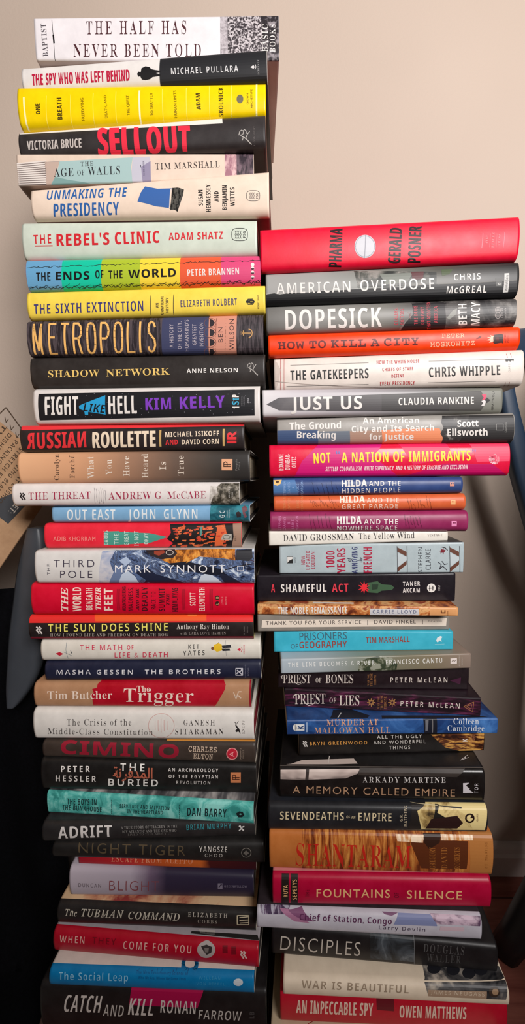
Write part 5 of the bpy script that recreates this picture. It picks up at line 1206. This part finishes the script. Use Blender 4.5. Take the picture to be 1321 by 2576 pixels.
art = [B(photo([(0.3, (104, 44, 18)), (0.5, (172, 94, 40)), (0.68, (214, 144, 70))], 55, 5, (4, 1, .5), .5, seed=8), 760, 1160), B((184, 120, 62), 1175, 1246), P((92, 44, 20), (1030, 2112), (1178, 2116), (1174, 2186), (1060, 2184), lay=1), P(photo([(0.35, (206, 140, 80)), (0.6, (250, 226, 196))], 60, 4, (4, 1, .7)), (995, 2098), (1066, 2100), (1064, 2120), (1000, 2116), lay=2), P(photo([(0.35, (206, 140, 80)), (0.6, (250, 226, 196))], 60, 4, (4, 1, .7)), (1108, 2098), (1190, 2100), (1190, 2114), (1110, 2114), lay=2), P((50, 26, 16), (1064, 2096), (1108, 2096), (1106, 2120), (1080, 2136), (1066, 2118), lay=2),
       T('SHANTARAM', 742, 2176, 1034, 2183, 54, 'R', (196, 38, 26), .5, .03), L((240, 200, 150), 1.2, (835, 2090), (836, 2180), lay=2)]
for t, x in (('GREGORY', 1095), ('DAVID', 1125), ('ROBERTS', 1157)):
    art.append(T(t, x, 2185, x - .5, 2131, 14, 'R', (164, 100, 44), .6, .05))
art.append(T('ST. MARTINS', 1226, 2184, 1226, 2118, 6, 'R', (140, 84, 36), .7, .15))
bk(RIGHT, (678, 2086.5), (1231, 2091), (679, 2177), (1239, 2194), 'p', (190, 112, 54), 'thick golden brown paperback with large thin red capitals, on the wine red hardcover', art, dp=(0.0, -0.002), bulge=.003, rad=.009, rough=.3)
GP = (236, 184, 128)
bk(RIGHT, (686, 2190), (1229.6, 2198), (686.6, 2265.4), (1231, 2275), 'h', (178, 8, 54), 'wine red hardcover with two narrow black bands and wide golden capitals',
   [B((34, 26, 22), 709, 727, 0, .97), B((34, 26, 22), 732, 749.5, 0, .97), T('RUTA', 724.5, 2257, 724, 2226, 10.5, 'S', GP, .7), T('SEPETYS', 747, 2263.5, 746.8, 2212, 11, 'S', GP, .7, .06), T('FOUNTAINS', 795, 2256.6, 980.8, 2258.4, 20.5, 'G', GP, 1.25, .14), T('SILENCE', 1023, 2260, 1162, 2262.4, 20.5, 'G', GP, 1.25, .14), T('THE', 778, 2256, 778, 2238, 9, 'S', (110, 6, 34), .7), T('OF', 1004, 2259, 1004, 2245, 12, 'S', (120, 6, 40), .7)],
   solve=.08, bulge=.0025, rad=.005, top=(214, 130, 130))
art = [P(photo([(0.4, (70, 54, 80)), (0.5, (120, 100, 126)), (0.6, (180, 176, 190))], 60, 4, (3, 1, .6), 1.0), (655, 2276), (730, 2278), (720, 2300), (660, 2300), lay=0), P((172, 116, 148), (704, 2279), (740, 2282), (780, 2322), (742, 2318), lay=1), P((130, 80, 116), (725, 2282), (760, 2284), (790, 2318), (764, 2316), lay=2), P((120, 76, 110), (960, 2288), (1000, 2290), (985, 2304), (968, 2300), lay=1), P((128, 136, 176), (1000, 2290), (1090, 2294), (1100, 2330), (990, 2326), lay=0), P(photo([(0.4, (96, 70, 96)), (0.6, (206, 180, 196))], 50, 4, (1, 1, 2)), (1080, 2292), (1208, 2298), (1208, 2330), (1100, 2325), lay=1), P((208, 180, 190), (1108, 2330), (1168, 2333), (1168, 2343), (1106, 2340), lay=2),
       T('Chief of Station, Congo', 752.7, 2314, 986, 2325, 15.5, 'S', (92, 44, 80), .85, .04), T('Larry Devlin', 951.6, 2337, 1071, 2343.5, 9, 'S', (70, 58, 80), .8, .15)]
bk(RIGHT, (647.5, 2275), (1205, 2294), (646.5, 2324), (1210, 2356), 'p', (198, 194, 204), 'pale lilac grey paperback with purple brush strokes, sticking out left over the black one', art, solve=.08, bulge=.002, rad=.006, top=(52, 44, 48))
art = [P(photo([(0.35, (34, 36, 38)), (0.55, (72, 78, 84)), (0.75, (130, 136, 140))], 40, 4, (1, 1, 1), .8), (930, 2344), (1040, 2350), (1042, 2420), (932, 2412)), L((120, 120, 122), 1.3, (1040, 2350), (1042, 2424)), T('DISCIPLES', 702, 2388, 906.5, 2404.5, 34, 'G', (206, 196, 184), .62, .1), T('DOUGLAS', 1064.7, 2394, 1168, 2402, 20, 'R', (84, 82, 82), .6, .12), T('WALLER', 1073.7, 2417, 1158.6, 2423, 18, 'R', (76, 74, 74), .6, .12)]
bk(RIGHT, (682, 2335), (1248, 2352), (690, 2392), (1248, 2437), 'h', (30, 27, 28), 'black hardcover with thin tall pale capitals, resting on a cream hardcover', art, dp=(0.003, -0.004), bulge=.002, rad=.004)
art = [P(photo([(0.35, (28, 28, 32)), (0.52, (86, 84, 84)), (0.7, (196, 184, 168))], 26, 4, (1, 1, 1), .6, seed=3), (1066, 2462), (1275, 2464), (1273, 2515), (1078, 2506)), P((168, 140, 116), (1076, 2490), (1225, 2494), (1224, 2513), (1078, 2506), lay=1), T('WAR IS BEAUTIFUL', 759, 2485, 1028.6, 2498.6, 19, 'S', (160, 140, 118), .82, .09), T('JAMES NEUGASS', 1084, 2500, 1219.6, 2506, 9, 'S', (216, 196, 172), .7, .1), E((60, 46, 36), 1244, 2495, 14, 13, lay=2), E((160, 130, 100), 1246, 2495, 8, 8, lay=3),
       P(photo([(0.35, (24, 24, 28)), (0.52, (80, 78, 78)), (0.7, (190, 178, 164))], 26, 4, (1, 1, 1), .6, seed=3), (1062, 2424), (1255, 2430), (1274, 2460), (1066, 2460), cover=True, lay=0)]
for cx, cy in ((1092, 2436), (1140, 2440), (1180, 2448), (1210, 2440)):
    art.append(E((30, 30, 36), cx, cy, 17, 14, cover=True, lay=1))
bk(RIGHT, (712, 2443), (1275, 2466), (713.8, 2489), (1274, 2516), 'h', (232, 214, 190), 'cream hardcover with faint tan capitals and a dark photo of heads', art, solve=.08, bulge=.003, rad=.006, rough=.5)
bk(RIGHT, (704, 2486), (1268, 2518), (707, 2556.5), (1270, 2582), 'h', (190, 14, 42), 'red hardcover with cream condensed capitals, resting on a big cream book',
   [P((104, 14, 30), (946, 2502), (991, 2506), (991, 2544), (948, 2540)), T('AN IMPECCABLE SPY', 745.8, 2547.4, 936.8, 2555.6, 32, 'S', (236, 204, 186), .82, .04), T('OWEN MATTHEWS', 1004.7, 2559, 1173, 2563.4, 30, 'S', (236, 204, 186), .82, .04)], dp=(.006, .006), bulge=.003, rad=.006)
bk(RIGHT, (672, 2598), (1312, 2594), (674, 2640), (1316, 2640), 'p', (214, 192, 160), 'large cream book at the foot of the right stack, thin red lines on its cover',
   [L((150, 40, 36), 2, (775, 2576), (800, 2562), (850, 2556), cover=True), L((150, 40, 36), 2, (935, 2574), (1000, 2566), cover=True)], dp=(-.036, -.036), thick=.034, W=.2, rad=.0015)
bk(RIGHT, (690, 2650), (1290, 2650), (690, 2700), (1290, 2700), 'h', (50, 58, 66), 'slate grey hardcover on the floor carrying the whole right stack', [], dp=(.01, .01), floor=True, W=.18)

# ------------------------------------------------------------------ the setting
WALL_Y = 0.196


def quad_obj(name, pts, mat, kind='structure'):
    bm = bmesh.new()
    bm.faces.new([bm.verts.new(p) for p in pts])
    o = link(name, bm, mat)
    o['kind'] = kind
    return o


def box_bm(bm, x0, x1, y0, y1, z0, z1):
    r = bmesh.ops.create_cube(bm, size=1.0)
    for v in r['verts']:
        v.co = Vector(((x0 + x1) / 2 + v.co.x * (x1 - x0), (y0 + y1) / 2 + v.co.y * (y1 - y0), (z0 + z1) / 2 + v.co.z * (z1 - z0)))
    return r['verts']


wm, nt, b = new_mat('wall_paint', 0.6, 0.3)
n = noise(nt, 3.0, 3, 0.5)
r = ramp(nt, [(0.3, (194, 176, 161)), (0.7, (201, 183, 168))])
nt.links.new(n.outputs['Fac'], r.inputs['Fac'])
nt.links.new(r.outputs['Color'], b.inputs['Base Color'])
add_bump(nt, b, 260.0, 0.18, 0.0012)
bm = bmesh.new()
box_bm(bm, -2.2, 2.2, WALL_Y, WALL_Y + 0.1, 0.0, 2.5)
wall = link('wall_back', bm, wm)
wall['kind'] = 'structure'
fm, nt, b = new_mat('floor_wood', 0.45)
mp = nt.nodes.new('ShaderNodeMapping')
mp.inputs['Scale'].default_value = (1.2, 14, 1)
nt.links.new(coords(nt), mp.inputs['Vector'])
n = noise(nt, 6.0, 6, 0.65, mp.outputs['Vector'], 0.4)
r = ramp(nt, [(0.3, (112, 58, 50)), (0.7, (152, 92, 78))])
nt.links.new(n.outputs['Fac'], r.inputs['Fac'])
br = nt.nodes.new('ShaderNodeTexBrick')
br.inputs['Scale'].default_value = 1.0
br.inputs['Mortar Size'].default_value = 0.0015
br.inputs['Brick Width'].default_value = 0.9
br.inputs['Row Height'].default_value = 0.075
br.inputs['Color1'].default_value = br.inputs['Color2'].default_value = (1, 1, 1, 1)
br.inputs['Mortar'].default_value = (0.25, 0.2, 0.2, 1)
nt.links.new(coords(nt), br.inputs['Vector'])
mx_ = nt.nodes.new('ShaderNodeMix')
mx_.data_type = 'RGBA'
mx_.blend_type = 'MULTIPLY'
mx_.inputs['Factor'].default_value = 1.0
nt.links.new(r.outputs['Color'], mx_.inputs['A'])
nt.links.new(br.outputs['Color'], mx_.inputs['B'])
nt.links.new(mx_.outputs['Result'], b.inputs['Base Color'])
bm = bmesh.new()
box_bm(bm, -2.2, 2.2, -2.6, WALL_Y + 0.1, -0.06, 0.0)
fl = link('floor', bm, fm)
fl['kind'] = 'structure'
bm = bmesh.new()
prof = [(0, 0), (-0.014, 0), (-0.014, 0.032), (-0.011, 0.036), (-0.009, 0.042), (-0.006, 0.046), (0, 0.048)]
rings = [[bm.verts.new((x, WALL_Y + p[0] - 0.0002, p[1] + 0.0002)) for p in prof] for x in (-2.2, 2.2)]
for q in range(len(prof) - 1):
    bm.faces.new((rings[0][q], rings[0][q + 1], rings[1][q + 1], rings[1][q]))
for rr in rings:
    bm.faces.new(rr)
bmesh.ops.recalc_face_normals(bm, faces=bm.faces)
bs = link('baseboard_back', bm, stock((226, 212, 204), .45, 3))
bs['kind'] = 'structure'

# ------------------------------------------------------------------ the two stacks
build_stack(LEFT, 'books in the left stack')
build_stack(RIGHT, 'books in the right stack')


# ------------------------------------------------------------------ chairs, box and cloth beside the stacks
def band(name, path, mat, parent, cuts=6, r=0.004):
    """a moulded plastic band: path = [(front-left point, width vector, depth vector)...] swept as a rounded strip"""
    bm = bmesh.new()
    N = 14
    secs = []
    m_ = len(path)
    pts = []
    for i in range((m_ - 1) * cuts + 1):
        t = i / cuts
        k = min(int(t), m_ - 2)
        u = t - k
        def cr(j):
            p = [Vector(path[max(0, min(m_ - 1, k + d))][j]) for d in (-1, 0, 1, 2)]
            return 0.5 * ((2 * p[1]) + (p[2] - p[0]) * u + (2 * p[0] - 5 * p[1] + 4 * p[2] - p[3]) * u * u + (3 * p[1] - 3 * p[2] + p[3] - p[0]) * u ** 3)
        pts.append((cr(0), cr(1), cr(2)))
    for c, w, d in pts:
        ring = []
        for q in range(N):
            a = 2 * math.pi * q / N
            cx, cy = math.cos(a), math.sin(a)
            cx = math.copysign(abs(cx) ** 0.55, cx)
            cy = math.copysign(abs(cy) ** 0.55, cy)
            ring.append(bm.verts.new(c + w * (0.5 + 0.5 * cx) + d * (0.5 + 0.5 * cy)))
        secs.append(ring)
    for a, c in zip(secs, secs[1:]):
        for q in range(N):
            bm.faces.new((a[q], a[(q + 1) % N], c[(q + 1) % N], c[q]))
    bm.faces.new(secs[0])
    bm.faces.new(secs[-1])
    bmesh.ops.recalc_face_normals(bm, faces=bm.faces)
    o = link(name, bm, mat, None, smooth=True)
    if parent:
        o.parent = parent
        o.matrix_parent_inverse = parent.matrix_world.inverted()
    return o


def tube(name, pts, rads, mat, parent):
    bm = bmesh.new()
    N = 14
    secs = []
    pts = [Vector(p) for p in pts]
    for i, p in enumerate(pts):
        d = (pts[min(i + 1, len(pts) - 1)] - pts[max(0, i - 1)]).normalized()
        a = d.orthogonal().normalized()
        c = d.cross(a)
        secs.append([bm.verts.new(p + (a * math.cos(2 * math.pi * q / N) + c * math.sin(2 * math.pi * q / N)) * rads[i]) for q in range(N)])
    for a, c in zip(secs, secs[1:]):
        for q in range(N):
            bm.faces.new((a[q], a[(q + 1) % N], c[(q + 1) % N], c[q]))
    bm.faces.new(secs[0])
    bm.faces.new(secs[-1])
    bmesh.ops.recalc_face_normals(bm, faces=bm.faces)
    o = link(name, bm, mat, None, smooth=True)
    o.parent = parent
    o.matrix_parent_inverse = parent.matrix_world.inverted()
    return o


def plastic(name, c, rough=.42):
    m, nt, b = new_mat(name, rough, .5)
    n = noise(nt, 30, 3)
    r = ramp(nt, [(0.3, [v * .93 for v in c]), (0.7, c)])
    nt.links.new(n.outputs['Fac'], r.inputs['Fac'])
    nt.links.new(r.outputs['Color'], b.inputs['Base Color'])
    add_bump(nt, b, 900, .08, .0003)
    return m


def strip(rows, Y0, Y1, dep):
    """rows of (left px, right px, y px) on a chair's rim -> centre, width and depth vectors"""
    out = []
    for i, (xa, xb, y) in enumerate(rows):
        Y = Y0 + (Y1 - Y0) * i / (len(rows) - 1)
        a, c = at_y(xa, y, Y), at_y(xb, y, Y)
        out.append((tuple(a), tuple(np.array(c) - np.array(a)), (0.0, dep, 0.0)))
    return out


NAVY = plastic('navy_plastic', (44, 62, 84))
SLATE = plastic('slate_plastic', (64, 68, 74), .35)
BLACK = plastic('black_metal', (22, 22, 25), .4)

rc = empty('chair', (0.60, 0.0, 0.0))
tag(rc, 'navy blue moulded plastic chair at the right edge, its curved arm behind the right stack', 'chair')
bpy.context.view_layer.update()
# the arm of the shell comes forward from the back rest, turns and drops to the seat
arm = [(at_y(1420, 800, .155), (0, 0, -.040), (0, .02, 0)), (at_y(1330, 820, .14), (0, 0, -.040), (0, .02, 0)), (at_y(1292, 826, .125), (.006, 0, -.040), (0, .02, 0)), (at_y(1262, 860, .10), (.016, 0, -.022), (0, .022, 0)),
       (at_y(1250, 920, .10), (.022, 0, -.004), (0, .022, 0)), (at_y(1264, 1010, .10), (.020, 0, .004), (0, .022, 0)), (at_y(1282, 1110, .10), (.024, 0, .003), (0, .022, 0)), (at_y(1313, 1240, .10), (.024, 0, .002), (0, .022, 0)), (at_y(1370, 1420, .10), (.026, 0, .004), (0, .022, 0)), (at_y(1450, 1560, .10), (.02, 0, .02), (0, .022, 0))]
band('armrest', arm, NAVY, rc, 8)
# unseen panel added to the shell to shade the wall, then backrest and seat
def sheet(name, fn, mat, parent, nu=14, nv=10, th=.006):
    bm = bmesh.new()
    gr = [[bm.verts.new(fn(i / nu, j / nv)) for j in range(nv + 1)] for i in range(nu + 1)]
    for i in range(nu):
        for j in range(nv):
            bm.faces.new((gr[i][j], gr[i][j + 1], gr[i + 1][j + 1], gr[i + 1][j]))
    bmesh.ops.solidify(bm, geom=bm.faces[:], thickness=th)
    o = link(name, bm, mat, None, True)
    o.parent = parent
    o.matrix_parent_inverse = parent.matrix_world.inverted()
    return o


sheet('shade_panel', lambda u, v: (.403 - .035 * u + .008 * math.sin(math.pi * v), .12 - .40 * u, .14 + (.69 - .08 * u * u) * v), NAVY, rc)
sheet('backrest', lambda u, v: (.42 + .44 * u, .145 + .02 * math.sin(math.pi * u) * v, .30 + .60 * v), NAVY, rc)
sheet('seat', lambda u, v: (.42 + .44 * u, .12 - .60 * v, .30 - .02 * math.sin(math.pi * u) * math.sin(math.pi * v)), NAVY, rc)
# splayed legs
foot = at_z(1243, 2395, 0.0)
kl = np.array([0.46, foot[1] + .0, .30])
tube('leg', [(foot[0] + .012, foot[1], 0.001), (foot[0] + .03, foot[1], .03), (foot[0] + .075, foot[1], .13), (kl[0] + .03, kl[1], kl[2])], [.018, .019, .021, .022], BLACK, rc)
tube('leg', [(.86, foot[1], 0.001), (.82, foot[1], .295)], [.015, .018], BLACK, rc)
tube('leg', [(.47, -.40, 0.001), (.50, -.34, .295)], [.015, .018], BLACK, rc)
tube('leg', [(.86, -.40, 0.001), (.82, -.34, .295)], [.015, .018], BLACK, rc)

lc = empty('chair', (-0.45, 0.05, 0.0))
tag(lc, 'dark grey moulded plastic chair at the left edge, beside the left stack', 'chair')
bpy.context.view_layer.update()
rim = [(62, 100, 1330), (50, 106, 1375), (35, 110, 1440), (24, 110, 1520), (14, 104, 1600), (9, 92, 1680), (7, 66, 1740), (12, 34, 1784)]
band('shell_rim', strip(rim, .045, .03, .022), SLATE, lc, 8)
bm = bmesh.new()
gx = []
for i in range(9):
    t = i / 8
    gx.append([bm.verts.new((-.34 - .40 * (j / 8), .125 + .05 * t, .30 - .03 * math.sin(math.pi * t) * math.sin(math.pi * j / 8) + .16 * max(0, t - .6))) for j in range(9)])
for i in range(8):
    for j in range(8):
        bm.faces.new((gx[i][j], gx[i][j + 1], gx[i + 1][j + 1], gx[i + 1][j]))
bmesh.ops.solidify(bm, geom=bm.faces[:], thickness=.006)
o = link('seat', bm, SLATE, None, True); o.parent = lc; o.matrix_parent_inverse = lc.matrix_world.inverted()
for x, y in ((-.36, .165), (-.72, .165), (-.36, .14), (-.72, .14)):
    tube('leg', [(x, y, 0.001), (x * .97, y, .305)], [.012, .014], BLACK, lc)

# cardboard box, tilted, its printed face towards the camera
kb = at_y(163, 1195, .10)
e2 = at_y(0, 1434, .03) - kb
e2 = Vector(e2).normalized()
up_ = Vector(at_y(79, 1069.6, .06) - kb)
e1 = (up_ - e2 * up_.dot(e2)).normalized()
nrm = e1.cross(e2).normalized()
if nrm.y > 0: nrm = -nrm
CARD, ntc, bc = new_mat('cardboard', .8, .2)
n = noise(ntc, 40, 6, .7)
r = ramp(ntc, [(0.3, (168, 130, 98)), (0.7, (196, 158, 122))])
ntc.links.new(n.outputs['Fac'], r.inputs['Fac'])
ntc.links.new(r.outputs['Color'], bc.inputs['Base Color'])
add_bump(ntc, bc, 120, .15, .0006)
kbv = Vector(kb)
bx = empty('cardboard_box', kbv)
tag(bx, 'tilted brown cardboard box with a printed packing list, beside the left stack', 'box')
bpy.context.view_layer.update()


def in_box(name, bm, mats, parent):
    o = link(name, bm, mats)
    o.parent = parent
    o.matrix_parent_inverse = bx.matrix_world.inverted()
    return o


SA, SB, SD = .46, .34, .05
bm = bmesh.new()
cs = [kbv + e1 * a * SA + e2 * c * SB - nrm * d * SD for a in (0, 1) for c in (0, 1) for d in (0, 1)]
vs = [bm.verts.new(c) for c in cs]
for f in ((0, 2, 6, 4), (1, 5, 7, 3), (0, 1, 3, 2), (4, 6, 7, 5), (0, 4, 5, 1), (2, 3, 7, 6)):
    bm.faces.new([vs[i] for i in f])
bmesh.ops.recalc_face_normals(bm, faces=bm.faces)
bmesh.ops.bevel(bm, geom=bm.edges[:], offset=.002, segments=2, affect='EDGES')
mats_b = [CARD, ink((74, 58, 44), .8), ink((70, 72, 76), .7), ink((206, 196, 184), .7)]


def on_box(px, py, lift=.0003):
    d = Vector(ray(px, py))
    t = (kbv - Vector(CAM)).dot(nrm) / d.dot(nrm)
    return Vector(CAM) + d * t + nrm * lift


def box_poly(pts, mi_, lift=.0003):
    try:
        f = bm.faces.new([bm.verts.new(on_box(*p, lift)) for p in pts])
        f.material_index = mi_
    except ValueError:
        pass


def box_line(p, q, w, mi_):
    p, q = np.array(p, float), np.array(q, float)
    d = (q - p) / np.linalg.norm(q - p)
    nn = np.array([-d[1], d[0]]) * w / 2
    box_poly([p + nn, p - nn, q - nn, q + nn], mi_)


box_line((14.5, 1025), (90, 1128), 3, 1)
box_line((15, 1025), (-60, 1098), 3, 1)
for cx, cy in ((17, 1058), (30, 1077), (44, 1096)):
    box_line((cx - 5, cy - 8), (cx - 2, cy + 5), 2, 1)
    box_line((cx - 2, cy + 5), (cx + 4, cy - 4), 2, 1)
rdir = np.array([-.64, .77])


def print_on_box(contours, mi_, lift):
    for flat, tris in fills(contours):
        bv = [bm.verts.new(on_box(v.x, v.y, lift)) for v in flat]
        for t in tris:
            try:
                f = bm.faces.new([bv[j] for j in t])
                f.material_index = mi_
            except ValueError:
                pass


for txt, (x, y), ln in (('TV', (10, 1066), 40), ('DISHES', (22, 1087), 62), ('PACKING PAPER', (38, 1105), 130), ('STRETCH FILM', (50, 1124), 120), ('MOVING BLANKETS', (60, 1146), 150), ('SEAT CUSHION', (60, 1180), 118)):
    d = rdir
    up2 = np.array([d[1], -d[0]])
    for gl in lay_text(txt, 'S', ln, 11, .62, .06, 0):
        cs_ = [[(x + d[0] * p[0] + up2[0] * p[1], y + d[1] * p[0] + up2[1] * p[1]) for p in c_] for c_ in gl]
        print_on_box(cs_, 1, .0004)
box_poly([(34, 1240), (72, 1262), (20, 1318), (-40, 1270)], 2, .0003)
for gl in lay_text('ET:', 'S', 26, 15, .9, .05, 0):
    print_on_box([[(36 + rdir[0] * p[0] + rdir[1] * p[1], 1266 + rdir[1] * p[0] - rdir[0] * p[1]) for p in c_] for c_ in gl], 3, .0007)
in_box('carton', bm, mats_b, bx)

# dark garment hanging over the chair, in front of its legs
clm, nt, b = new_mat('dark_cloth', .9, .15)
n = noise(nt, 300, 3)
r = ramp(nt, [(0.3, (9, 9, 12)), (0.7, (17, 17, 22))])
nt.links.new(n.outputs['Fac'], r.inputs['Fac'])
nt.links.new(r.outputs['Color'], b.inputs['Base Color'])
add_bump(nt, b, 500, .3, .0006)
bm = bmesh.new()
NU, NV_ = 40, 46
grid = []
for j in range(NV_ + 1):
    v = j / NV_
    row = []
    for i in range(NU + 1):
        u = i / NU
        z = .50 - .488 * min(1.0, v / .86) + .004 * math.sin(5 * u) * max(0.0, v - .86) / .14
        fw = max(0.0, (v - .72) / .28)
        edge = -.270 - .02 * max(0, .35 - v) + .008 * math.sin(7 * v + 1) + .008 * fw
        x = -.66 + (edge + .66) * u
        y = .088 - .02 * v - .10 * fw ** 2 + (.012 * math.sin(9 * u + 3 * v) + .007 * math.sin(23 * u - 6 * v)) * (.5 + .5 * v)
        row.append(bm.verts.new((x, y, z)))
    grid.append(row)
for j in range(NV_):
    for i in range(NU):
        bm.faces.new((grid[j][i], grid[j][i + 1], grid[j + 1][i + 1], grid[j + 1][i]))
bmesh.ops.solidify(bm, geom=bm.faces[:], thickness=.003)
g = link('hanging_jacket', bm, clm, None, True)
tag(g, 'black cloth garment hanging down from the dark grey chair at the lower left', 'jacket')

# table added out of view to shade the foot of the stacks
dk = empty('shade_desk', (0.2, -1.1, 0.0))
tag(dk, 'brown wooden table added unseen behind the viewer to shade the stacks', 'shade_desk')
bpy.context.view_layer.update()
dm = stock((120, 84, 58), .5, 8, 20)


def shade_desk_part(name, *dims):
    bm = bmesh.new()
    box_bm(bm, *dims)
    bmesh.ops.bevel(bm, geom=bm.edges[:], offset=.003, segments=2, affect='EDGES')
    o = link(name, bm, dm)
    o.parent = dk
    o.matrix_parent_inverse = dk.matrix_world.inverted()


shade_desk_part('shade_desktop', -.7, 1.3, -1.5, -.76, .73, .76)
for lx in (-.64, 1.19):
    for ly in (-1.46, -.84):
        shade_desk_part('leg', lx, lx + .05, ly, ly + .05, .0005, .73)

rm, nt, b = new_mat('rug_wool', .95, .1)
n = noise(nt, 400, 4)
r = ramp(nt, [(0.3, (150, 142, 130)), (0.7, (190, 182, 168))])
nt.links.new(n.outputs['Fac'], r.inputs['Fac'])
nt.links.new(r.outputs['Color'], b.inputs['Base Color'])
add_bump(nt, b, 500, .5, .002)
bm = bmesh.new()
c0, c1 = at_z(0, 2552, 0.0), at_z(66, 2578, 0.0)
vv = [(c0[0] - .3, c0[1] + .02), (c0[0], c0[1]), (c1[0], c1[1]), (c1[0] - .01, c1[1] - .3), (c0[0] - .3, c1[1] - .3)]
lo = [bm.verts.new((x, y, .0006)) for x, y in vv]
hi = [bm.verts.new((x, y, .007)) for x, y in vv]
bm.faces.new(lo); bm.faces.new(hi)
for q in range(5):
    bm.faces.new((lo[q], lo[(q + 1) % 5], hi[(q + 1) % 5], hi[q]))
bmesh.ops.recalc_face_normals(bm, faces=bm.faces)
tag(link('rug', bm, rm), 'corner of a pale grey rug on the floor at the lower left', 'rug')
